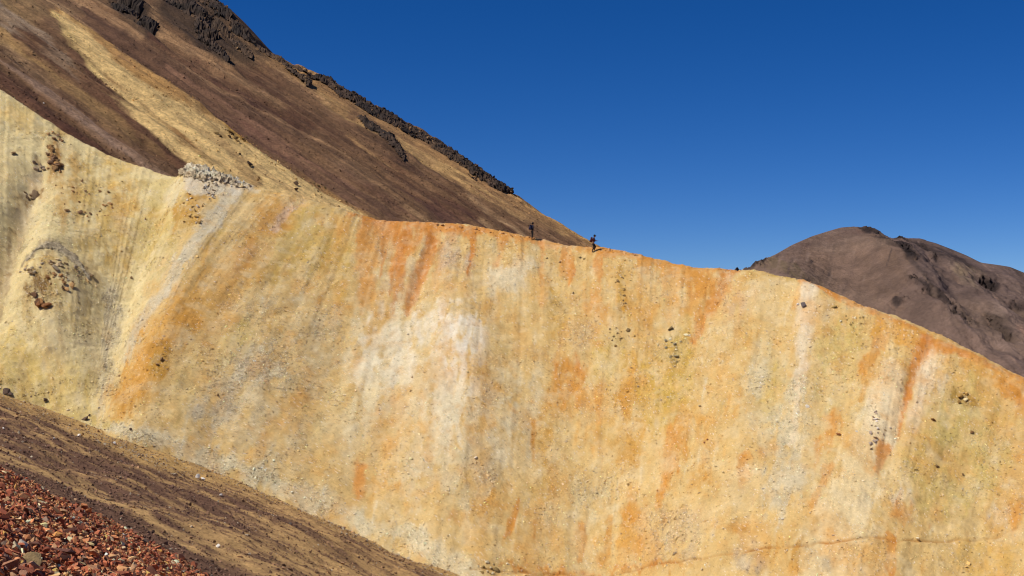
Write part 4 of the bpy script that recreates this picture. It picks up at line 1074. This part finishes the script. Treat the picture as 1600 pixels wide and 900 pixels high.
# ================================================================== CRAGS (each one jagged rock body)
def flood(mask):
    """largest connected patch"""
    from collections import deque
    best = None; todo = mask.copy()
    ys, xs = np.nonzero(mask)
    for y0, x0 in zip(ys, xs):
        if not todo[y0, x0]: continue
        q = deque([(y0, x0)]); todo[y0, x0] = False; cells_ = [(y0, x0)]
        while q:
            y, x = q.popleft()
            for a, b in ((y + 1, x), (y - 1, x), (y, x + 1), (y, x - 1)):
                if 0 <= a < mask.shape[0] and 0 <= b < mask.shape[1] and todo[a, b]:
                    todo[a, b] = False; q.append((a, b)); cells_.append((a, b))
        if best is None or len(cells_) > len(best): best = cells_
    out = np.zeros_like(mask)
    if best:
        c = np.array(best); out[c[:, 0], c[:, 1]] = True
    return out
def crag(label, G, pts, height, nblk, smin, smax, cols, freq, rough=.55):
    PG, NG, X, Y = G
    pts = [tuple(p) for p in pts]; wm = max(p[2] for p in pts) * 2 + 4
    xs = [p[0] for p in pts]; ys = [p[1] for p in pts]
    sel = (X > min(xs) - wm) & (X < max(xs) + wm) & (Y > min(ys) - wm) & (Y < max(ys) + wm)
    jj, ii = np.nonzero(sel)
    if not len(jj): return
    j0, j1, i0, i1 = jj.min(), jj.max() + 1, ii.min(), ii.max() + 1
    X = X[j0:j1, i0:i1]; Y = Y[j0:j1, i0:i1]; Pg = PG[j0:j1, i0:i1]; Ng = NG[j0:j1, i0:i1]
    best = np.full(X.shape, 9e9)
    for a, b in zip(pts[:-1], pts[1:]):
        dx, dy = b[0] - a[0], b[1] - a[1]
        t = np.clip(((X - a[0]) * dx + (Y - a[1]) * dy) / (dx * dx + dy * dy), 0, 1)
        w_ = a[2] + (b[2] - a[2]) * t
        best = np.minimum(best, np.hypot(X - a[0] - dx * t, Y - a[1] - dy * t) / w_)
    nz = fbm(Pg[..., 0] * freq, Pg[..., 1] * freq * .5, Pg[..., 2] * freq, 5, 91, gain=.65)
    nz2 = 1 - 2 * np.abs(fbm(Pg[..., 0] * freq * 1.7, Pg[..., 1] * freq, Pg[..., 2] * freq * 1.7, 4, 92, gain=.6))
    m = 1 - best + nz * rough * 1.5
    mask = flood(m > 0)
    if mask.sum() < 6: return
    vid = -np.ones(mask.shape, int)
    quad = mask[:-1, :-1] & mask[1:, :-1] & mask[1:, 1:] & mask[:-1, 1:]
    yy, xx_ = np.nonzero(quad)
    for a, b in ((0, 0), (1, 0), (1, 1), (0, 1)): vid[yy + a, xx_ + b] = 0
    ok = vid == 0; vid[ok] = np.arange(ok.sum())
    h = height * (np.clip(m, 0, 1) ** .6 * (.6 + .5 * nz2) - .12)
    V = (Pg + Ng * h[..., None])[ok]
    # break the surface into blocks
    V = V + np.random.default_rng(5).normal(size=V.shape) * height * .05
    F = np.stack([vid[yy, xx_], vid[yy + 1, xx_], vid[yy + 1, xx_ + 1], vid[yy, xx_ + 1]], 1)
    tri = np.concatenate([F[:, [0, 1, 2]], F[:, [0, 2, 3]]])
    cA, cB, cC = lin(cols[0]), lin(cols[1]), lin(cols[2])
    q1 = sstep(-.3, .3, nz)[ok][:, None]; q2 = sstep(.2, .7, -nz2)[ok][:, None]
    CC = (cA * (1 - q1) + cB * q1) * (1 - .6 * q2) + cC * .6 * q2
    CC = CC * np.random.default_rng(6).lognormal(0, .18, len(CC))[:, None]
    Vs, Fs, Cs = [V], [tri], [CC]; off = len(V)
    cand = np.nonzero(m[ok] > .12)[0]
    if len(cand):
        for k in rng.choice(cand, nblk):
            BV, BF = JAG[rng.integers(len(JAG))]
            s_ = smin + (smax - smin) * rng.random() ** 2.2
            Rm = rand_rot(1, .7)[0]
            Vs.append((BV @ Rm.T) * s_ + V[k]); Fs.append(BF + off); off += len(BV)
            Cs.append(np.tile(lin(cols[rng.integers(len(cols))]) * rng.lognormal(0, .2), (len(BV), 1)))
    me = make_mesh("crag", np.concatenate(Vs), np.concatenate(Fs), 3, {'tint': ('FLOAT_COLOR', np.clip(np.concatenate(Cs), .006, .6))}, False)
    return tag(link(me, "crag", M_crag), label, "crag")
JAG = hull_variants(14, 12, (.7, .8, 1.2), 9)
GF = (PF, flank_N, gx, gy)
CRG = [(70, 54, 42), (44, 35, 29), (128, 98, 68), (84, 64, 48)]
CRB = [(86, 66, 48), (64, 50, 38), (140, 110, 72), (110, 84, 58)]
crag("black crag at the top left with a steep right edge", GF, [(168, -30, 10), (195, 2, 14), (222, 32, 9), (242, 48, 3)], 1.4, 80, .15, .6, CRG, .25, 1.15)
crag("broken dark crag below the skyline at the top edge", GF, [(240, -30, 14), (280, 5, 22), (310, 36, 17), (338, 75, 11), (354, 95, 4)], 1.6, 160, .15, .7, CRG, .22, 1.25)
crag("dark skyline rib at the top edge between mountain and sky", GF, [(300, -22, 8), (330, 6, 9), (372, 42, 6), (408, 74, 4)], 1.2, 80, .2, .6, CRG, .3, 1.1)
crag("brown broken rock between the two top crags and the skyline rib", GF, [(335, 40, 6), (365, 66, 8), (392, 92, 4)], 1.0, 30, .2, .5, CRB, .35, .8)
crag("thin brown rock edge on the skyline above the long band", GF, [(408, 76, 2.5), (440, 93, 3), (478, 112, 2.5)], .7, 20, .12, .4, CRB, .4)
crag("long black rock band along the mountain skyline", GF, [(476, 113, 3), (510, 130, 4), (545, 153, 6), (600, 186, 8), (650, 206, 9), (700, 238, 11), (740, 272, 11), (770, 293, 8), (797, 307, 3)], 1.3, 380, .18, .7, CRG, .35, .7)
crag("small dark rock rib on the brown scree below the skyline", GF, [(556, 190, 3), (590, 213, 4), (608, 228, 7), (630, 252, 3)], 1.0, 36, .2, .7, CRG, .4, .6)
crag("brown rubble outcrop under the long black rock band", GF, [(664, 222, 3), (700, 246, 8), (735, 272, 5)], .9, 40, .15, .55, CRB, .45, .9)
crag("low brown rock step on the upper mountainside", GF, [(440, 105, 3), (466, 128, 5), (480, 138, 3)], 1.4, 20, .15, .5, CRB, .4, .8)

GR = (P, ridge_N, qx, qy)
o = crag("jagged white and grey bedrock outcrop at the notch of the ridge", GR, [(284, 272, 5), (298, 263, 10), (325, 272, 13), (352, 280, 9), (378, 288, 4)], .55, 70, .06, .24, [(202, 188, 160), (160, 142, 112), (214, 194, 150), (184, 166, 132)], 1.3, 1.1)
crag("rusty brown bedrock knot high on the pale left hill", GR, [(80, 238, 6), (84, 252, 8), (90, 268, 5)], .35, 14, .08, .25, [(150, 112, 66), (120, 90, 56), (190, 150, 92), (110, 82, 50)], 1.4, 1.2)
crag("curved grey bedrock ledge around the top of the left hump", GR, [(48, 424, 4), (72, 411, 5), (98, 410, 6), (122, 424, 6), (142, 446, 4)], .14, 24, .05, .16, [(176, 160, 130), (156, 140, 110), (196, 178, 140), (160, 140, 108)], 1.2, 1.0)

# ================================================================== PEOPLE
def skin_mesh(points, edges, radii, sub=1, root=0):
    me = bpy.data.meshes.new("tmp"); me.from_pydata([tuple(p) for p in points], edges, [])
    o = bpy.data.objects.new("tmp", me); COL.objects.link(o)
    md = o.modifiers.new("s", 'SKIN'); md.use_smooth_shade = True
    for i, r in enumerate(radii):
        sv = me.skin_vertices[0].data[i]; sv.radius = (r, r) if not isinstance(r, tuple) else r
        sv.use_root = (i == root)
    ss = o.modifiers.new("ss", 'SUBSURF'); ss.levels = sub; ss.render_levels = sub
    dg = bpy.context.evaluated_depsgraph_get(); dg.update()
    out = bpy.data.meshes.new_from_object(o.evaluated_get(dg))
    bpy.data.objects.remove(o)
    return out

def merge(meshes, name, remesh=None):
    bm = bmesh.new()
    for m_ in meshes: bm.from_mesh(m_)
    me = bpy.data.meshes.new(name); bm.to_mesh(me); bm.free()
    if remesh:
        o = bpy.data.objects.new("tmp", me); COL.objects.link(o)
        md = o.modifiers.new("r", 'REMESH'); md.mode = 'VOXEL'; md.voxel_size = remesh; md.use_smooth_shade = True
        dg = bpy.context.evaluated_depsgraph_get(); dg.update()
        me2 = bpy.data.meshes.new_from_object(o.evaluated_get(dg)); bpy.data.objects.remove(o)
        me2.name = name; return me2
    return me

def ball(c, r, scale=(1, 1, 1), seg=16):
    bm = bmesh.new(); bmesh.ops.create_uvsphere(bm, u_segments=seg, v_segments=seg // 2 + 2, radius=r)
    for v_ in bm.verts: v_.co = Vector((v_.co.x * scale[0] + c[0], v_.co.y * scale[1] + c[1], v_.co.z * scale[2] + c[2]))
    me = bpy.data.meshes.new("b"); bm.to_mesh(me); bm.free()
    for p_ in me.polygons: p_.use_smooth = True
    return me

def rbox(c, d, bev, rot=0):
    bm = bmesh.new(); bmesh.ops.create_cube(bm, size=1)
    for v_ in bm.verts: v_.co = Vector((v_.co.x * d[0], v_.co.y * d[1], v_.co.z * d[2]))
    bmesh.ops.bevel(bm, geom=bm.edges[:], offset=bev, segments=3, affect='EDGES')
    bmesh.ops.rotate(bm, verts=bm.verts, cent=(0, 0, 0), matrix=Matrix.Rotation(rot, 3, 'Y'))
    bmesh.ops.translate(bm, verts=bm.verts, vec=c)
    me = bpy.data.meshes.new("b"); bm.to_mesh(me); bm.free()
    for p_ in me.polygons: p_.use_smooth = True
    return me

MS = plain_material("skin", (.28, .15, .09), .6)
def hand(wrist, elbow, side, grip=True):
    """palm + five bent fingers, continuing the forearm"""
    wv_ = Vector(wrist); f_ = (wv_ - Vector(elbow)).normalized()
    s_ = Vector((0, 1, 0)); s_ = (s_ - f_ * s_.dot(f_)).normalized(); dn = f_.cross(s_).normalized()
    if dn.z > 0: dn = -dn
    out = [skin_mesh([wv_, wv_ + f_ * .05, wv_ + f_ * .09], [(0, 1), (1, 2)], [(.026, .02), (.038, .017), (.036, .015)])]
    for i, (off, L_) in enumerate([(-.03, .068), (-.01, .078), (.01, .073), (.03, .058)]):
        a = wv_ + f_ * .08 + s_ * off
        b = a + (f_ * .8 + dn * .45) * L_ * .5
        c = b + (f_ * .2 + dn * .95) * L_ * .35
        d = c + (-f_ * .5 + dn * .6) * L_ * .3
        out.append(skin_mesh([a, b, c, d], [(0, 1), (1, 2), (2, 3)], [.0095, .009, .0085, .0075]))
    a = wv_ + f_ * .03 - s_ * .028 * side; b = a + (f_ * .5 - s_ * side * .6 + dn * .4) * .035; c = b + (f_ * .6 + dn * .7 + s_ * side * .3) * .03
    out.append(skin_mesh([a, b, c], [(0, 1), (1, 2)], [.013, .011, .009]))
    return out

def person(loc, heading, J, cols, label, cap=True, pole=False):
    """J: joints in local metres, +x is where the person faces"""
    root = bpy.data.objects.new("person", None); COL.objects.link(root)
    root.location = loc; root.rotation_euler = (0, 0, heading)
    tag(root, label, "person")
    g = {k: Vector(v) for k, v in J.items()}
    pel, che, nek, hed = g['pelvis'], g['chest'], g['neck'], g['head']
    mj, mt, mb, mp, mc, mh = [plain_material(n, c, r) for n, c, r in zip(
        ("jacket_cloth", "trouser_cloth", "boot_leather", "pack_fabric", "cap_cloth", "hair"), cols, (.85, .85, .6, .8, .85, .7))]
    # body
    pts = [pel, (pel + che) / 2, che, nek]; ed = [(0, 1), (1, 2), (2, 3)]; rd = [(.13, .15), (.12, .14), (.13, .165), .055]
    for s in (1, -1):
        k = 'L' if s == 1 else 'R'
        n0 = len(pts)
        pts += [g['sh' + k], g['el' + k], g['wr' + k], g['hip' + k], g['kn' + k], g['an' + k], g['an' + k] + Vector((.12, 0, -.045))]
        rd += [.052, .040, .026, .085, .055, .036, .034]
        ed += [(2, n0), (n0, n0 + 1), (n0 + 1, n0 + 2), (0, n0 + 3), (n0 + 3, n0 + 4), (n0 + 4, n0 + 5), (n0 + 5, n0 + 6)]
    parts = [skin_mesh(pts, ed, rd)]
    up = (hed - nek).normalized()
    parts.append(skin_mesh([nek - up * .03, nek + up * .06], [(0, 1)], [.055, .05]))
    parts.append(ball(hed, .095, (1.05, .8, 1.25)))
    parts.append(ball(hed + Vector((.035, 0, -.055)), .055, (1.0, .95, .9)))
    parts.append(ball(hed + Vector((.108, 0, -.015)), .017, (1.1, .8, 1.6), 8))
    parts.append(ball(hed + Vector((.092, 0, -.058)), .018, (.7, 1.4, .5), 8))
    for s in (1, -1):
        parts.append(ball(hed + Vector((-.005, s * .078, -.01)), .026, (.8, .35, 1.2), 8))
        parts.append(ball(hed + Vector((.088, s * .032, .012)), .013, (.6, 1.3, .8), 8))
    parts += hand(g['wrL'], g['elL'], 1) + hand(g['wrR'], g['elR'], -1)
    o = link(merge(parts, "body", .0085), "body", MS, root)
    # hair, cap
    hm = merge([ball(hed + Vector((-.018, 0, .02)), .103, (1.02, .84, 1.15))], "hair")
    bm = bmesh.new(); bm.from_mesh(hm)
    bmesh.ops.delete(bm, geom=[v_ for v_ in bm.verts if v_.co.x > hed.x + .062 and v_.co.z < hed.z + .05], context='VERTS'); bm.to_mesh(hm); bm.free()
    link(hm, "hair", mh, root)
    cm = merge([ball(hed + Vector((-.008, 0, .052)), .112, (1.04, .88, .92))], "cap")
    bm = bmesh.new(); bm.from_mesh(cm)
    bmesh.ops.delete(bm, geom=[v_ for v_ in bm.verts if v_.co.z < hed.z + .035], context='VERTS'); bm.to_mesh(cm); bm.free()
    co = link(merge([cm, rbox(hed + Vector((.13, 0, .05)), (.10, .15, .014), .006, .18)], "cap"), "cap", mc, root)
    # jacket
    pts = [pel + Vector((0, 0, .0)), (pel + che) / 2, che, nek - up * .02]; ed = [(0, 1), (1, 2), (2, 3)]; rd = [(.155, .175), (.145, .165), (.15, .185), .075]
    for k in 'LR':
        n0 = len(pts); wre = g['wr' + k] * .9 + g['el' + k] * .1
        pts += [g['sh' + k], g['el' + k], wre]; rd += [.070, .056, .042]
        ed += [(2, n0), (n0, n0 + 1), (n0 + 1, n0 + 2)]
    link(merge([skin_mesh(pts, ed, rd)], "jacket"), "jacket", mj, root)
    # trousers
    pts = [pel + Vector((0, 0, .04)), pel]; ed = [(0, 1)]; rd = [(.145, .165), (.15, .17)]
    for k in 'LR':
        n0 = len(pts); pts += [g['hip' + k], g['kn' + k], g['an' + k] + Vector((0, 0, .03))]; rd += [.105, .075, .06]
        ed += [(1, n0), (n0, n0 + 1), (n0 + 1, n0 + 2)]
    link(merge([skin_mesh(pts, ed, rd)], "trousers"), "trousers", mt, root)
    for k in 'LR':
        a = g['an' + k]
        link(merge([skin_mesh([a + Vector((0, 0, .06)), a, a + Vector((.05, 0, -.05)), a + Vector((.17, 0, -.06))], [(0, 1), (1, 2), (2, 3)], [.052, .052, .05, .042]),
                    rbox(a + Vector((.055, 0, -.092)), (.29, .10, .03), .012)], "boot", .007), "boot", mb, root)
    # rucksack with lid, pocket and straps
    bdir = (che - pel).normalized(); ang = math.atan2(bdir.x, bdir.z)
    pc = (pel + che) / 2 + Vector((-.21, 0, .10))
    pk = link(merge([rbox(pc, (.20, .30, .46), .06, ang), rbox(pc + bdir * .24, (.22, .31, .12), .045, ang)], "backpack", .01), "backpack", mp, root)
    link(merge([rbox(pc + Vector((-.12, 0, -.08)), (.09, .22, .22), .03, ang)], "pocket"), "pocket", mp, pk)
    for s in (1, -1):
        link(skin_mesh([pc + bdir * .2 + Vector((.08, s * .11, 0)), che + Vector((.02, s * .11, .17)), che + Vector((.17, s * .12, .02)), (pel + che) / 2 + Vector((.15, s * .13, -.02)), pc + Vector((.08, s * .14, -.16))],
                       [(0, 1), (1, 2), (2, 3), (3, 4)], [(.028, .01)] * 5), "strap", mp, pk)
    return root

J1 = dict(pelvis=(0, 0, .95), chest=(.03, 0, 1.30), neck=(.04, 0, 1.50), head=(.07, 0, 1.64),
          shL=(.03, .19, 1.43), elL=(-.06, .27, 1.15), wrL=(.10, .22, .98), shR=(.03, -.19, 1.43), elR=(-.08, -.27, 1.16), wrR=(.08, -.22, .99),
          hipL=(0, .10, .90), knL=(.06, .10, .50), anL=(0, .10, .105), hipR=(0, -.10, .90), knR=(.03, -.10, .50), anR=(-.07, -.10, .105))
J2 = dict(pelvis=(-.03, 0, .93), chest=(.04, 0, 1.27), neck=(.08, 0, 1.47), head=(.14, 0, 1.61),
          shL=(.06, .19, 1.40), elL=(.14, .25, 1.13), wrL=(.37, .20, 1.15), shR=(.06, -.19, 1.40), elR=(.12, -.26, 1.12), wrR=(.36, -.22, 1.12),
          hipL=(-.03, .10, .89), knL=(.22, .10, .56), anL=(.06, .10, .15), hipR=(-.03, -.10, .89), knR=(.08, -.10, .49), anR=(-.10, -.10, .105))
dirt = BV_R
p1, _ = hit(dirt, 831.5, 374.5)
p2, _ = hit(dirt, 927.0, 394.0)
DK = [(.012, .014, .035), (.016, .015, .016), (.015, .012, .01), (.02, .02, .05), (.012, .012, .02), (.01, .008, .006)]
DK2 = [(.05, .008, .010), (.012, .011, .014), (.015, .012, .01), (.085, .018, .013), (.010, .012, .03), (.01, .008, .006)]
person(p1 + Vector((0, 0, -.0)), math.radians(18), J1, DK, "left of two hikers, upright in dark clothes with a navy rucksack on the ridge crest")
person(p2 + Vector((0, 0, -.0)), math.radians(-8), J2, DK2, "right of two hikers, red jacket and rucksack, dark cap, stepping down with bent knees")
